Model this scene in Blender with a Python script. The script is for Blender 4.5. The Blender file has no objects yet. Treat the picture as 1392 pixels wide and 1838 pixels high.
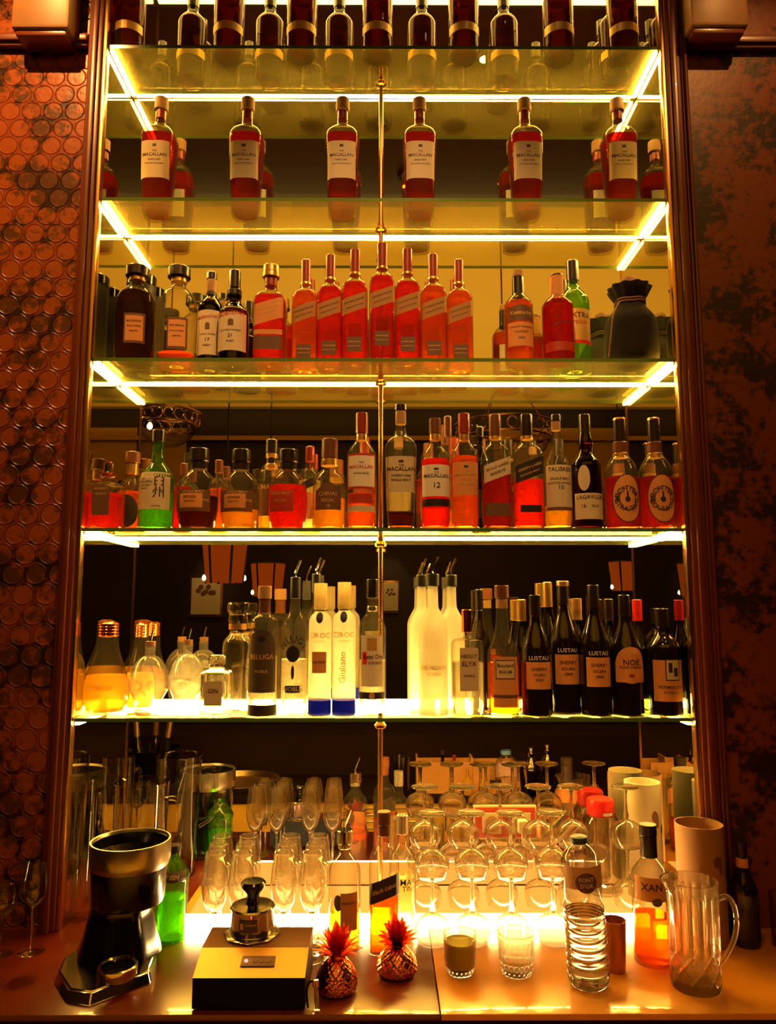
import bpy, bmesh, math, random
from mathutils import Vector, Matrix, Euler
random.seed(7)
PI = math.pi
S = bpy.context.scene
COL = S.collection

# ------------------------------------------------------------------ camera
CAMZ = 1.68
CAM = Vector((0.003, -1.93, CAMZ))
FPX = 1332.0
PITCH, YAW = 0.1281, -0.0041
cd = bpy.data.cameras.new('camera')
cam = bpy.data.objects.new('camera', cd); COL.objects.link(cam)
cam.location = CAM
cam.rotation_euler = (PI/2 + PITCH, 0, YAW)
cd.sensor_fit = 'VERTICAL'; cd.sensor_height = 36.0
cd.lens = FPX / 1838.0 * 36.0
cd.clip_start = 0.02; cd.clip_end = 100
S.camera = cam
ROT = Euler((PI/2 + PITCH, 0, YAW)).to_matrix()

def ray(px, py):
    return ROT @ Vector(((px-696)/FPX, -(py-919)/FPX, -1))
def onY(px, py, Y):
    d = ray(px, py); t = (Y-CAM.y)/d.y
    return CAM + d*t
def onZ(px, py, z):
    d = ray(px, py); t = (z-CAM.z)/d.z
    return CAM + d*t
def mpp(px, py, Y):
    """metres per photo pixel for something standing at that spot"""
    d = ray(px, py); t = (Y-CAM.y)/d.y
    return t/FPX
MY = 0.205                                   # mirror plane
def mir(p):                                  # where the real thing stands that is seen in the mirror at p
    return Vector((p.x, 2*MY-p.y, p.z))

# ------------------------------------------------------------------ world, exposure
w = bpy.data.worlds.new('dim_room'); S.world = w; w.use_nodes = True
w.node_tree.nodes['Background'].inputs[0].default_value = (0.25, 0.07, 0.02, 1)
w.node_tree.nodes['Background'].inputs[1].default_value = 0.03
S.view_settings.view_transform = 'Standard'
S.view_settings.look = 'None'
S.view_settings.gamma = 1
S.view_settings.use_curve_mapping = False
S.view_settings.exposure = 0.0
cy = S.cycles
cy.max_bounces = 20; cy.transmission_bounces = 16; cy.glossy_bounces = 10; cy.diffuse_bounces = 3
cy.transparent_max_bounces = 48
cy.caustics_reflective = False; cy.caustics_refractive = True; cy.blur_glossy = 0.3
cy.sample_clamp_indirect = 6.0
cy.use_denoising = True
try: cy.denoiser = 'OPENIMAGEDENOISE'
except Exception: pass
cy.use_adaptive_sampling = True; cy.adaptive_threshold = 0.015

def lamp(name, kind, loc, energy, color, size=0.2, aim=None, **k):
    l = bpy.data.lights.new(name, kind); l.energy = energy; l.color = color
    if kind == 'AREA':
        l.shape = 'RECTANGLE'; l.size = size; l.size_y = k.get('size_y', size)
    else:
        l.shadow_soft_size = size
    if kind == 'SPOT':
        l.spot_size = k.get('spot', 1.2); l.spot_blend = 0.8
    o = bpy.data.objects.new(name, l); COL.objects.link(o); o.location = loc
    if aim is not None:
        o.rotation_euler = (Vector(aim)-Vector(loc)).to_track_quat('-Z', 'Y').to_euler()
    return o
LED = (1.0, 0.56, 0.10)
WARM = (1.0, 0.42, 0.10)
STRIP = [120, 125, 115, 130, 230]              # emission of the strips of shelves 1..5
TOPSTRIP = 12
PLINTH = 110
# downlights in the soffit, an added spot for the labels, and the cove that washes the ceiling
lamp('downlight_left_lamp', 'SPOT', (-1.05, -0.75, 3.84), 100, WARM, 0.008, (-1.0, 0.0, 2.95), spot=.9)
lamp('downlight_right_lamp', 'SPOT', (1.15, -0.75, 3.84), 28, WARM, 0.008, (1.05, 0.0, 2.9), spot=0.9)
lamp('added_label_lamp', 'SPOT', (0.1, -1.25, 3.84), 120, (1, .48, .16), 0.008, (0, 0.0, 2.25), spot=.92)  # added spot that brightens the bottle labels from the front
lamp('cove_lamp', 'AREA', (0.0, -3.7, 3.62), 85, (1, .62, .13), 5.0, (0, -3.7, 4.0), size_y=3.6)

# ------------------------------------------------------------------ materials
def newmat(name):
    m = bpy.data.materials.new(name); m.use_nodes = True
    nt = m.node_tree; nt.nodes.clear()
    out = nt.nodes.new('ShaderNodeOutputMaterial')
    return m, nt, out
def c4(c): return (c[0], c[1], c[2], 1)
_pc = {}
def pbr(name, col, rough=.5, metal=0, bump=0, bscale=60, var=0, coat=0):
    if name in _pc: return _pc[name]
    m, nt, out = newmat(name)
    b = nt.nodes.new('ShaderNodeBsdfPrincipled'); nt.links.new(b.outputs[0], out.inputs[0])
    b.inputs['Base Color'].default_value = c4(col); b.inputs['Roughness'].default_value = rough
    b.inputs['Metallic'].default_value = metal
    b.inputs['Coat Weight'].default_value = coat
    if bump or var:
        tc = nt.nodes.new('ShaderNodeTexCoord'); n = nt.nodes.new('ShaderNodeTexNoise')
        n.inputs['Scale'].default_value = bscale; n.inputs['Detail'].default_value = 4
        nt.links.new(tc.outputs['Object'], n.inputs['Vector'])
        if bump:
            bp = nt.nodes.new('ShaderNodeBump'); bp.inputs['Strength'].default_value = bump
            bp.inputs['Distance'].default_value = 0.002
            nt.links.new(n.outputs[0], bp.inputs['Height']); nt.links.new(bp.outputs[0], b.inputs['Normal'])
        if var:
            mx = nt.nodes.new('ShaderNodeMix'); mx.data_type = 'RGBA'
            mx.inputs[6].default_value = c4(col); mx.inputs[7].default_value = c4([v*(1-var) for v in col])
            nt.links.new(n.outputs[0], mx.inputs[0]); nt.links.new(mx.outputs[2], b.inputs['Base Color'])
    _pc[name] = m
    return m
def refr(name, col, rough=0, ior=1.33):
    if name in _pc: return _pc[name]
    m, nt, out = newmat(name)
    g = nt.nodes.new('ShaderNodeBsdfGlass'); g.inputs['Color'].default_value = c4(col)
    g.inputs['Roughness'].default_value = rough; g.inputs['IOR'].default_value = ior
    nt.links.new(g.outputs[0], out.inputs[0]); _pc[name] = m
    return m
def liquid_mat(name, col, clear=.35):
    """tinted liquid: part lens, part straight light so that it glows"""
    if name in _pc: return _pc[name]
    m, nt, out = newmat(name)
    g = nt.nodes.new('ShaderNodeBsdfGlass'); g.inputs['Color'].default_value = c4(col); g.inputs['IOR'].default_value = 1.33
    t = nt.nodes.new('ShaderNodeBsdfTransparent'); t.inputs[0].default_value = c4(col)
    tl = nt.nodes.new('ShaderNodeBsdfTranslucent'); tl.inputs[0].default_value = c4([min(1, v*1.1) for v in col])
    mx = nt.nodes.new('ShaderNodeMixShader'); mx.inputs[0].default_value = clear
    m2 = nt.nodes.new('ShaderNodeMixShader'); m2.inputs[0].default_value = 0.22
    nt.links.new(g.outputs[0], mx.inputs[1]); nt.links.new(t.outputs[0], mx.inputs[2])
    nt.links.new(mx.outputs[0], m2.inputs[1]); nt.links.new(tl.outputs[0], m2.inputs[2])
    nt.links.new(m2.outputs[0], out.inputs[0]); _pc[name] = m
    return m
def thin(name, col=(1, 1, 1), extra=.04, haze=0, rough=0.0, edge=None):
    """thin-walled glass: see-through with Fresnel reflection and thicker-looking rims"""
    if name in _pc: return _pc[name]
    m, nt, out = newmat(name)
    t = nt.nodes.new('ShaderNodeBsdfTransparent'); t.inputs[0].default_value = c4(col)
    g = nt.nodes.new('ShaderNodeBsdfGlossy'); g.inputs['Roughness'].default_value = rough
    fc = nt.nodes.new('ShaderNodeLayerWeight'); fc.inputs[0].default_value = .5
    pw = nt.nodes.new('ShaderNodeMath'); pw.operation = 'POWER'; pw.inputs[1].default_value = 5.0
    nt.links.new(fc.outputs['Facing'], pw.inputs[0])
    ad = nt.nodes.new('ShaderNodeMath'); ad.operation = 'MULTIPLY_ADD'; ad.inputs[1].default_value = .94; ad.inputs[2].default_value = extra; ad.use_clamp = True
    nt.links.new(pw.outputs[0], ad.inputs[0])
    if edge is not None:
        lw = nt.nodes.new('ShaderNodeLayerWeight'); lw.inputs[0].default_value = .35
        mc = nt.nodes.new('ShaderNodeMix'); mc.data_type = 'RGBA'
        mc.inputs[6].default_value = c4(col); mc.inputs[7].default_value = c4(edge)
        nt.links.new(lw.outputs['Facing'], mc.inputs[0]); nt.links.new(mc.outputs[2], t.inputs[0])
    mx = nt.nodes.new('ShaderNodeMixShader')
    nt.links.new(ad.outputs[0], mx.inputs[0]); nt.links.new(t.outputs[0], mx.inputs[1]); nt.links.new(g.outputs[0], mx.inputs[2])
    last = mx
    if haze:
        d = nt.nodes.new('ShaderNodeBsdfTranslucent'); d.inputs[0].default_value = c4(col)
        d2 = nt.nodes.new('ShaderNodeBsdfDiffuse'); d2.inputs[0].default_value = c4(col)
        h = nt.nodes.new('ShaderNodeMixShader'); h.inputs[0].default_value = .5
        nt.links.new(d.outputs[0], h.inputs[1]); nt.links.new(d2.outputs[0], h.inputs[2])
        m2 = nt.nodes.new('ShaderNodeMixShader'); m2.inputs[0].default_value = haze
        nt.links.new(mx.outputs[0], m2.inputs[1]); nt.links.new(h.outputs[0], m2.inputs[2]); last = m2
    nt.links.new(last.outputs[0], out.inputs[0]); _pc[name] = m
    return m
def emit(name, col, strength):
    if name in _pc: return _pc[name]
    m, nt, out = newmat(name)
    e = nt.nodes.new('ShaderNodeEmission'); e.inputs[0].default_value = c4(col); e.inputs[1].default_value = strength
    nt.links.new(e.outputs[0], out.inputs[0]); _pc[name] = m
    return m
def mirror_mat():
    m, nt, out = newmat('mirror_silver')
    g = nt.nodes.new('ShaderNodeBsdfGlossy'); g.inputs[0].default_value = (.80, .78, .70, 1); g.inputs['Roughness'].default_value = 0.0
    nt.links.new(g.outputs[0], out.inputs[0]); return m

M = {}
M['mirror'] = mirror_mat()
M['shelf'] = thin('shelf_glass', (.97, .92, .50), .02, haze=.13)
M['shelf_edge'] = pbr('shelf_glass_edge', (.10, .20, .035), .12, 0, coat=.5)
M['brass'] = pbr('aged_brass', (.75, .42, .14), .25, 1)
M['chrome'] = pbr('chrome', (.75, .72, .68), .12, 1)
M['steel'] = pbr('brushed_steel', (.75, .56, .26), .32, 1, .1, 200)
M['copper'] = pbr('polished_copper', (.90, .30, .12), .16, 1, .15, 40)
M['black'] = pbr('black_plastic', (.003, .003, .003), .16, 0, coat=.2)
M['blackmatte'] = pbr('black_matte', (.012, .010, .010), .6)
M['rubber'] = pbr('black_rubber', (.02, .02, .02), .5)
M['glass'] = thin('bottle_glass', (.97, .95, .85), .01, haze=.015, edge=(.50, .38, .18))
M['glass_real'] = refr('solid_glass', (.99, .98, .95), 0, 1.45)
M['glass_stem'] = thin('stemware_glass', (.99, .98, .95), .06, edge=(.50, .42, .28))
def glow_glass(name, a, b, ior=1.45):
    m, nt, out = newmat(name)
    g = nt.nodes.new('ShaderNodeBsdfGlass'); g.inputs['Color'].default_value = (.99, .98, .94, 1); g.inputs['IOR'].default_value = ior
    t = nt.nodes.new('ShaderNodeBsdfTransparent'); t.inputs[0].default_value = (.97, .96, .90, 1)
    tl = nt.nodes.new('ShaderNodeBsdfTranslucent'); tl.inputs[0].default_value = (.95, .92, .80, 1)
    m1 = nt.nodes.new('ShaderNodeMixShader'); m1.inputs[0].default_value = a
    m2 = nt.nodes.new('ShaderNodeMixShader'); m2.inputs[0].default_value = b
    nt.links.new(g.outputs[0], m1.inputs[1]); nt.links.new(t.outputs[0], m1.inputs[2])
    nt.links.new(m1.outputs[0], m2.inputs[1]); nt.links.new(tl.outputs[0], m2.inputs[2]); nt.links.new(m2.outputs[0], out.inputs[0])
    return m
M['stemglass'] = glow_glass('stemware_crystal', .12, .003)
M['skullglass'] = thin('bright_skull_glass', (.99, .97, .90), .08, haze=.10, edge=(.10, .06, .015))
M['crystal'] = glow_glass('cut_crystal', .28, .015)
M['glass_green'] = thin('green_bottle_glass', (.42, .76, .06), .05, haze=.06, edge=(.03, .25, .02))
M['glass_dkgreen'] = thin('olive_bottle_glass', (.10, .16, .04), .05, edge=(.01, .03, .01))
M['glass_black'] = pbr('near_black_bottle_glass', (.010, .006, .004), .08, 0, coat=.6)
M['glass_brown'] = thin('brown_bottle_glass', (.30, .12, .03), .05, edge=(.05, .01, .0))
M['frost'] = None
M['paper'] = pbr('cream_paper', (.72, .62, .40), .7, var=.12, bscale=30)
M['paper_tan'] = pbr('tan_paper', (.45, .23, .06), .7)
M['paper_white'] = pbr('white_paper', (.85, .80, .68), .7)
M['paper_gold'] = pbr('gold_paper', (.80, .50, .14), .4, .4)
M['paper_pink'] = pbr('pink_paper', (.72, .42, .28), .7)
M['paper_orange'] = pbr('orange_paper', (.75, .33, .10), .7)
M['paper_black'] = pbr('black_paper', (.02, .015, .015), .5)
M['paper_red'] = pbr('red_paper', (.50, .04, .02), .5)
M['paper_brown'] = pbr('brown_paper', (.16, .07, .03), .6)
M['paper_grey'] = pbr('dark_grey_label', (.07, .05, .045), .5)
M['ink'] = pbr('dark_ink', (.04, .02, .015), .6)
M['ink_white'] = pbr('pale_ink', (.80, .72, .55), .6)
M['ink_gold'] = pbr('gold_ink', (.75, .48, .16), .4, .3)
M['ink_red'] = pbr('red_ink', (.55, .04, .02), .5)
M['cap_black'] = pbr('black_cap', (.018, .010, .008), .3, coat=.3)
M['cap_red'] = pbr('dark_red_cap', (.28, .025, .012), .35, coat=.3)
M['cap_bright_red'] = pbr('bright_red_foil', (.75, .02, .015), .35, coat=.3)
M['cap_brown'] = pbr('brown_cap', (.16, .05, .02), .4)
M['cap_gold'] = pbr('gold_cap', (.80, .50, .16), .3, .8)
M['cap_cork'] = pbr('wood_cork', (.50, .28, .12), .7, var=.3)
M['cap_silver'] = pbr('silver_cap', (.80, .78, .70), .25, .9)
M['cap_blue'] = pbr('blue_plastic_cap', (.03, .08, .22), .4)
M['tube_tan'] = pbr('tan_cardboard', (.38, .20, .08), .75)
M['velvet'] = pbr('black_velvet', (.010, .008, .008), .9, bump=.5, bscale=80)

def frost_mat(name, col, t=.5, rough=.3):
    m, nt, out = newmat(name)
    a = nt.nodes.new('ShaderNodeBsdfTranslucent'); a.inputs[0].default_value = c4(col)
    b = nt.nodes.new('ShaderNodeBsdfTransparent'); b.inputs[0].default_value = c4(col)
    g = nt.nodes.new('ShaderNodeBsdfPrincipled'); g.inputs['Base Color'].default_value = c4(col); g.inputs['Roughness'].default_value = rough
    m1 = nt.nodes.new('ShaderNodeMixShader'); m1.inputs[0].default_value = t
    m2 = nt.nodes.new('ShaderNodeMixShader'); m2.inputs[0].default_value = .22
    nt.links.new(a.outputs[0], m1.inputs[1]); nt.links.new(b.outputs[0], m1.inputs[2])
    nt.links.new(m1.outputs[0], m2.inputs[1]); nt.links.new(g.outputs[0], m2.inputs[2])
    nt.links.new(m2.outputs[0], out.inputs[0]); _pc[name] = m
    return m
M['frost'] = frost_mat('frosted_glass', (.97, .95, .88), .35)
M['frost_cup'] = frost_mat('cloudy_plastic', (.9, .8, .55), .5)
M['juice'] = frost_mat('cloudy_yellow_liquid', (.98, .72, .18), .15)
M['green_liquid'] = pbr('murky_green_liquid', (.42, .36, .06), .5)
M['blue_base'] = frost_mat('blue_tinted_glass', (.03, .06, .75), .4)

LIQ = {
 'amber': liquid_mat('amber_whisky', (.98, .33, .02)),
 'red': liquid_mat('red_amber_whisky', (1.0, .12, .004)),
 'deep': liquid_mat('deep_red_whisky', (.55, .07, .006)),
 'dark': liquid_mat('dark_brown_spirit', (.20, .035, .006)),
 'gold': liquid_mat('golden_whisky', (1.0, .60, .08)),
 'pale': liquid_mat('pale_straw_spirit', (1.0, .88, .55)),
 'clear': liquid_mat('clear_spirit', (.98, .97, .92), .25),
 'crimson': liquid_mat('crimson_liqueur', (.80, .02, .008)),
 'greenl': liquid_mat('green_gin', (.55, .95, .06)),
}

# ------------------------------------------------------------------ mesh helpers
def link(name, bm, mats, parent=None, smooth=True, loc=None):
    me = bpy.data.meshes.new(name)
    bmesh.ops.recalc_face_normals(bm, faces=bm.faces)
    bm.to_mesh(me); bm.free()
    if not isinstance(mats, (list, tuple)): mats = [mats]
    for m in mats: me.materials.append(m)
    if smooth:
        me.polygons.foreach_set('use_smooth', [True]*len(me.polygons))
        try: me.set_sharp_from_angle(angle=math.radians(38))
        except Exception: pass
    o = bpy.data.objects.new(name, me); COL.objects.link(o)
    if parent is not None: o.parent = parent
    if loc is not None: o.location = loc
    return o
def thing(name, label, cat, loc=(0, 0, 0), rz=0, group=None, kind=None):
    o = bpy.data.objects.new(name, None); COL.objects.link(o)
    o.empty_display_size = .02
    o.location = loc; o.rotation_euler = (0, 0, rz)
    o['label'] = label; o['category'] = cat
    if group: o['group'] = group
    if kind: o['kind'] = kind
    return o
def tag(o, label, cat, group=None, kind=None):
    o['label'] = label; o['category'] = cat
    if group: o['group'] = group
    if kind: o['kind'] = kind
    return o
def struct(o, label=None):
    o['kind'] = 'structure'
    if label: o['label'] = label
    return o
def dup(root, loc=None, rz=None, label=None):
    r = root.copy(); COL.objects.link(r)
    if loc is not None: r.location = loc
    if rz is not None: r.rotation_euler = (0, 0, rz)
    if label: r['label'] = label
    for ch in list(root.children):
        c = ch.copy(); COL.objects.link(c); c.parent = r
        for g in list(ch.children):
            d = g.copy(); COL.objects.link(d); d.parent = c
    return r
def box(bm, x0, x1, y0, y1, z0, z1, bev=0, mi=0, mat=None):
    r = bmesh.ops.create_cube(bm, size=1)
    vs = r['verts']
    for v in vs:
        v.co = Vector(((x0+x1)/2 + v.co.x*(x1-x0), (y0+y1)/2 + v.co.y*(y1-y0), (z0+z1)/2 + v.co.z*(z1-z0)))
    fs = set(f for v in vs for f in v.link_faces)
    for f in fs: f.material_index = mi
    if bev:
        es = set(e for v in vs for e in v.link_edges)
        rr = bmesh.ops.bevel(bm, geom=list(es), offset=bev, segments=2, affect='EDGES', profile=.6)
        for f in rr['faces']: f.material_index = mi
        if mat is not None:
            vv = set(v for f in rr['faces'] for v in f.verts)
            bmesh.ops.transform(bm, matrix=mat, verts=list(vv))
    elif mat is not None:
        bmesh.ops.transform(bm, matrix=mat, verts=vs)
def boxo(name, x0, x1, y0, y1, z0, z1, m, parent=None, bev=0):
    bm = bmesh.new(); box(bm, x0, x1, y0, y1, z0, z1, bev)
    return link(name, bm, m, parent, smooth=bev > 0)
def chaikin(p, k=2):
    for _ in range(k):
        q = [p[0]]
        for a, b in zip(p[:-1], p[1:]):
            q.append((a[0]*.75+b[0]*.25, a[1]*.75+b[1]*.25)); q.append((a[0]*.25+b[0]*.75, a[1]*.25+b[1]*.75))
        q.append(p[-1]); p = q
    return p
def nof(r, R, n):
    if n <= 2: return 2
    t = max(0, min(1, (r/R-.5)/.4)); return 2+(n-2)*t*t*(3-2*t)
def lathe(bm, prof, seg=36, n=2, R=None, sy=1, mi=0, off=(0, 0, 0), flute=None, close=True, mat=None):
    """prof: list of (r,z) bottom to top; superellipse cross-section of exponent n"""
    R = R or max(p[0] for p in prof)
    rings = []; allv = []
    for i, (r, z) in enumerate(prof):
        if r < 1e-6:
            v = bm.verts.new((off[0], off[1], z+off[2])); rings.append([v]); allv.append(v); continue
        nn = nof(r, R, n); ring = []
        for k in range(seg):
            th = 2*PI*k/seg; c, s = math.cos(th), math.sin(th)
            rr = r/((abs(c)**nn+abs(s)**nn)**(1/nn)) if nn > 2.01 else r
            if flute: rr *= flute(th, z)
            v = bm.verts.new((off[0]+rr*s, off[1]-rr*c*sy, off[2]+z)); ring.append(v); allv.append(v)
        rings.append(ring)
    for a, b in zip(rings[:-1], rings[1:]):
        for k in range(seg):
            k2 = (k+1) % seg
            if len(a) == 1 and len(b) == 1: continue
            if len(a) == 1: f = bm.faces.new((a[0], b[k2], b[k]))
            elif len(b) == 1: f = bm.faces.new((a[k], a[k2], b[0]))
            else: f = bm.faces.new((a[k], a[k2], b[k2], b[k]))
            f.material_index = mi
    if close:
        for rg in (rings[0], rings[-1]):
            if len(rg) > 1:
                f = bm.faces.new(rg); f.material_index = mi
    if mat is not None: bmesh.ops.transform(bm, matrix=mat, verts=allv)
    return allv
def latheo(name, prof, m, parent=None, **k):
    bm = bmesh.new(); lathe(bm, prof, **k); return link(name, bm, m, parent)
def tube(bm, pts, r, seg=8, mi=0, rad=None):
    pts = [Vector(p) for p in pts]; rings = []
    up = Vector((0, 0, 1))
    for i, p in enumerate(pts):
        d = (pts[min(i+1, len(pts)-1)]-pts[max(i-1, 0)]).normalized()
        a = d.cross(up)
        if a.length < 1e-3: a = d.cross(Vector((0, 1, 0)))
        a.normalize(); b = d.cross(a).normalized()
        rr = rad[i] if rad else r
        rings.append([bm.verts.new(p+(a*math.cos(2*PI*k/seg)+b*math.sin(2*PI*k/seg))*rr) for k in range(seg)])
    for a, b in zip(rings[:-1], rings[1:]):
        for k in range(seg):
            f = bm.faces.new((a[k], a[(k+1) % seg], b[(k+1) % seg], b[k])); f.material_index = mi
    for rg in (rings[0], rings[-1]):
        f = bm.faces.new(rg); f.material_index = mi
def spline(pts, n=8):
    out = []; P = [Vector(p) for p in pts]
    for i in range(len(P)-1):
        p0 = P[max(i-1, 0)]; p1 = P[i]; p2 = P[i+1]; p3 = P[min(i+2, len(P)-1)]
        for k in range(n):
            t = k/n
            out.append(.5*((2*p1)+(-p0+p2)*t+(2*p0-5*p1+4*p2-p3)*t*t+(-p0+3*p1-3*p2+p3)*t**3))
    out.append(P[-1]); return out
_tc = {}
def text_geo(s):
    """unit-height text centred on x: verts, faces"""
    if s in _tc: return _tc[s]
    c = bpy.data.curves.new('t', 'FONT'); c.body = s; c.align_x = 'CENTER'; c.align_y = 'CENTER'; c.size = 1.0
    c.resolution_u = 2; c.offset = .012
    o = bpy.data.objects.new('t', c); me = bpy.data.meshes.new_from_object(o)
    vs = [tuple(v.co) for v in me.vertices]; fs = [tuple(p.vertices) for p in me.polygons]
    bpy.data.objects.remove(o); bpy.data.meshes.remove(me); bpy.data.curves.remove(c)
    _tc[s] = (vs, fs); return _tc[s]

class Body:
    """surface of a bottle that labels and writing lie on"""
    def __init__(s, prof, n=2, R=None, sy=1):
        s.p = prof; s.n = n; s.R = R or max(p[0] for p in prof); s.sy = sy
    def r(s, z):
        p = s.p
        for a, b in zip(p[:-1], p[1:]):
            if a[1] <= z <= b[1] and b[1] > a[1]:
                t = (z-a[1])/(b[1]-a[1]); return a[0]+(b[0]-a[0])*t
        return p[-1][0] if z > p[-1][1] else s.R
    def pt(s, u, z, off, back=False):
        r = s.r(z); n = nof(r, s.R, s.n)
        if n < 2.6:
            th = u/r; x = (r+off)*math.sin(th); y = -(r+off)*math.cos(th)*s.sy
        else:
            x = max(-.97*r, min(.97*r, u)); y = -r*(1-(abs(x)/r)**n)**(1/n)*s.sy-off
        if back: x, y = -x, -y
        return Vector((x, y, z))
def put_patch(bm, body, uc, zc, w, h, off, mi, slope=0, shape='rect', back=False):
    nx, nz = 14, 6
    if shape == 'rect':
        g = [[bm.verts.new(body.pt(uc+w*(i/nx-.5), zc+h*(j/nz-.5)+slope*w*(i/nx-.5), off, back)) for i in range(nx+1)] for j in range(nz+1)]
        for j in range(nz):
            for i in range(nx):
                bm.faces.new((g[j][i], g[j][i+1], g[j+1][i+1], g[j+1][i])).material_index = mi
    elif shape == 'arch':
        cols = []
        for i in range(nx+1):
            x = 2*(i/nx-.5); top = .5*h - h*.30*(1-math.sqrt(max(0, 1-x*x)))
            cols.append([bm.verts.new(body.pt(uc+w*x/2, zc-.5*h+(top+.5*h)*j/nz, off, back)) for j in range(nz+1)])
        for i in range(nx):
            for j in range(nz):
                bm.faces.new((cols[i][j], cols[i+1][j], cols[i+1][j+1], cols[i][j+1])).material_index = mi
    else:
        c = bm.verts.new(body.pt(uc, zc, off, back)); prev = None; K = 28
        for q in (.35, .7, 1):
            rg = [bm.verts.new(body.pt(uc+w/2*q*math.cos(2*PI*k/K), zc+h/2*q*math.sin(2*PI*k/K), off, back)) for k in range(K)]
            for k in range(K):
                k2 = (k+1) % K
                if prev is None: f = bm.faces.new((c, rg[k], rg[k2]))
                else: f = bm.faces.new((prev[k], rg[k], rg[k2], prev[k2]))
                f.material_index = mi
            prev = rg
def put_text(bm, body, s, uc, zc, size, off, mi, slope=0, maxw=None, arc=None, back=False, vert=False):
    vs, fs = text_geo(s)
    if not vs: return
    w = max(v[0] for v in vs)-min(v[0] for v in vs)
    k = size/.7
    kx = k
    if maxw and w*k > maxw: kx = maxw/w; k = max(kx, k*.6)
    nv = []
    for v in vs:
        if arc:      # writing round a circle of radius |arc|
            a = v[0]*kx/abs(arc)
            rr = abs(arc)+v[1]*k*(1 if arc > 0 else -1)
            u = uc+rr*math.sin(a); z = zc+(rr*math.cos(a) if arc > 0 else -rr*math.cos(a))
        elif vert:
            u = uc-v[1]*k; z = zc+v[0]*kx
        else:
            u = uc+v[0]*kx; z = zc+v[1]*k+slope*v[0]*kx
        nv.append(bm.verts.new(body.pt(u, z, off, back)))
    for f in fs:
        try: bm.faces.new([nv[i] for i in f]).material_index = mi
        except ValueError: pass
def label_obj(name, parent, body, H, spec):
    """spec: list of ('patch',u,z,w,h,mat,{opts}) and ('text',str,u,z,size,mat,{opts}); z,h,size in bottle heights, u,w in radii.
    Patches that do not overlap become separate labels."""
    pieces = []
    for e in spec:
        if e[0] == 'patch':
            for pc in pieces:
                if abs(e[2]-pc['z']) < (e[4]+pc['h'])/2*.98 and abs(e[1]-pc['u']) < (e[3]+pc['w'])/2: pc['e'].append(e); break
            else: pieces.append(dict(u=e[1], z=e[2], w=e[3], h=e[4], e=[e]))
        else:
            if not pieces: pieces.append(dict(u=e[2], z=e[3], w=1, h=.1, e=[]))
            min(pieces, key=lambda p: abs(p['z']-e[3])-p['h']/2)['e'].append(e)
    for pc in pieces:
        bm = bmesh.new(); mats = []; lay = 0
        for e in pc['e']:
            o = dict(e[-1]) if isinstance(e[-1], dict) else {}
            if e[0] == 'patch':
                _, u, z, wd, h, m = e[:6]
                if m not in mats: mats.append(m)
                lay += 1
                put_patch(bm, body, u*body.R, z*H, wd*body.R, h*H, .0004+.0003*lay, mats.index(m), **o)
            else:
                _, t, u, z, sz, m = e[:6]
                if m not in mats: mats.append(m)
                for kk in ('maxw', 'arc'):
                    if kk in o: o[kk] = o[kk]*body.R
                put_text(bm, body, t, u*body.R, z*H, sz*H, .0007+.0003*(lay+1), mats.index(m), **o)
        me = bpy.data.meshes.new(name); bm.to_mesh(me); bm.free()
        for m in mats: me.materials.append(M[m])
        o = bpy.data.objects.new(name, me); COL.objects.link(o); o.parent = parent

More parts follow.
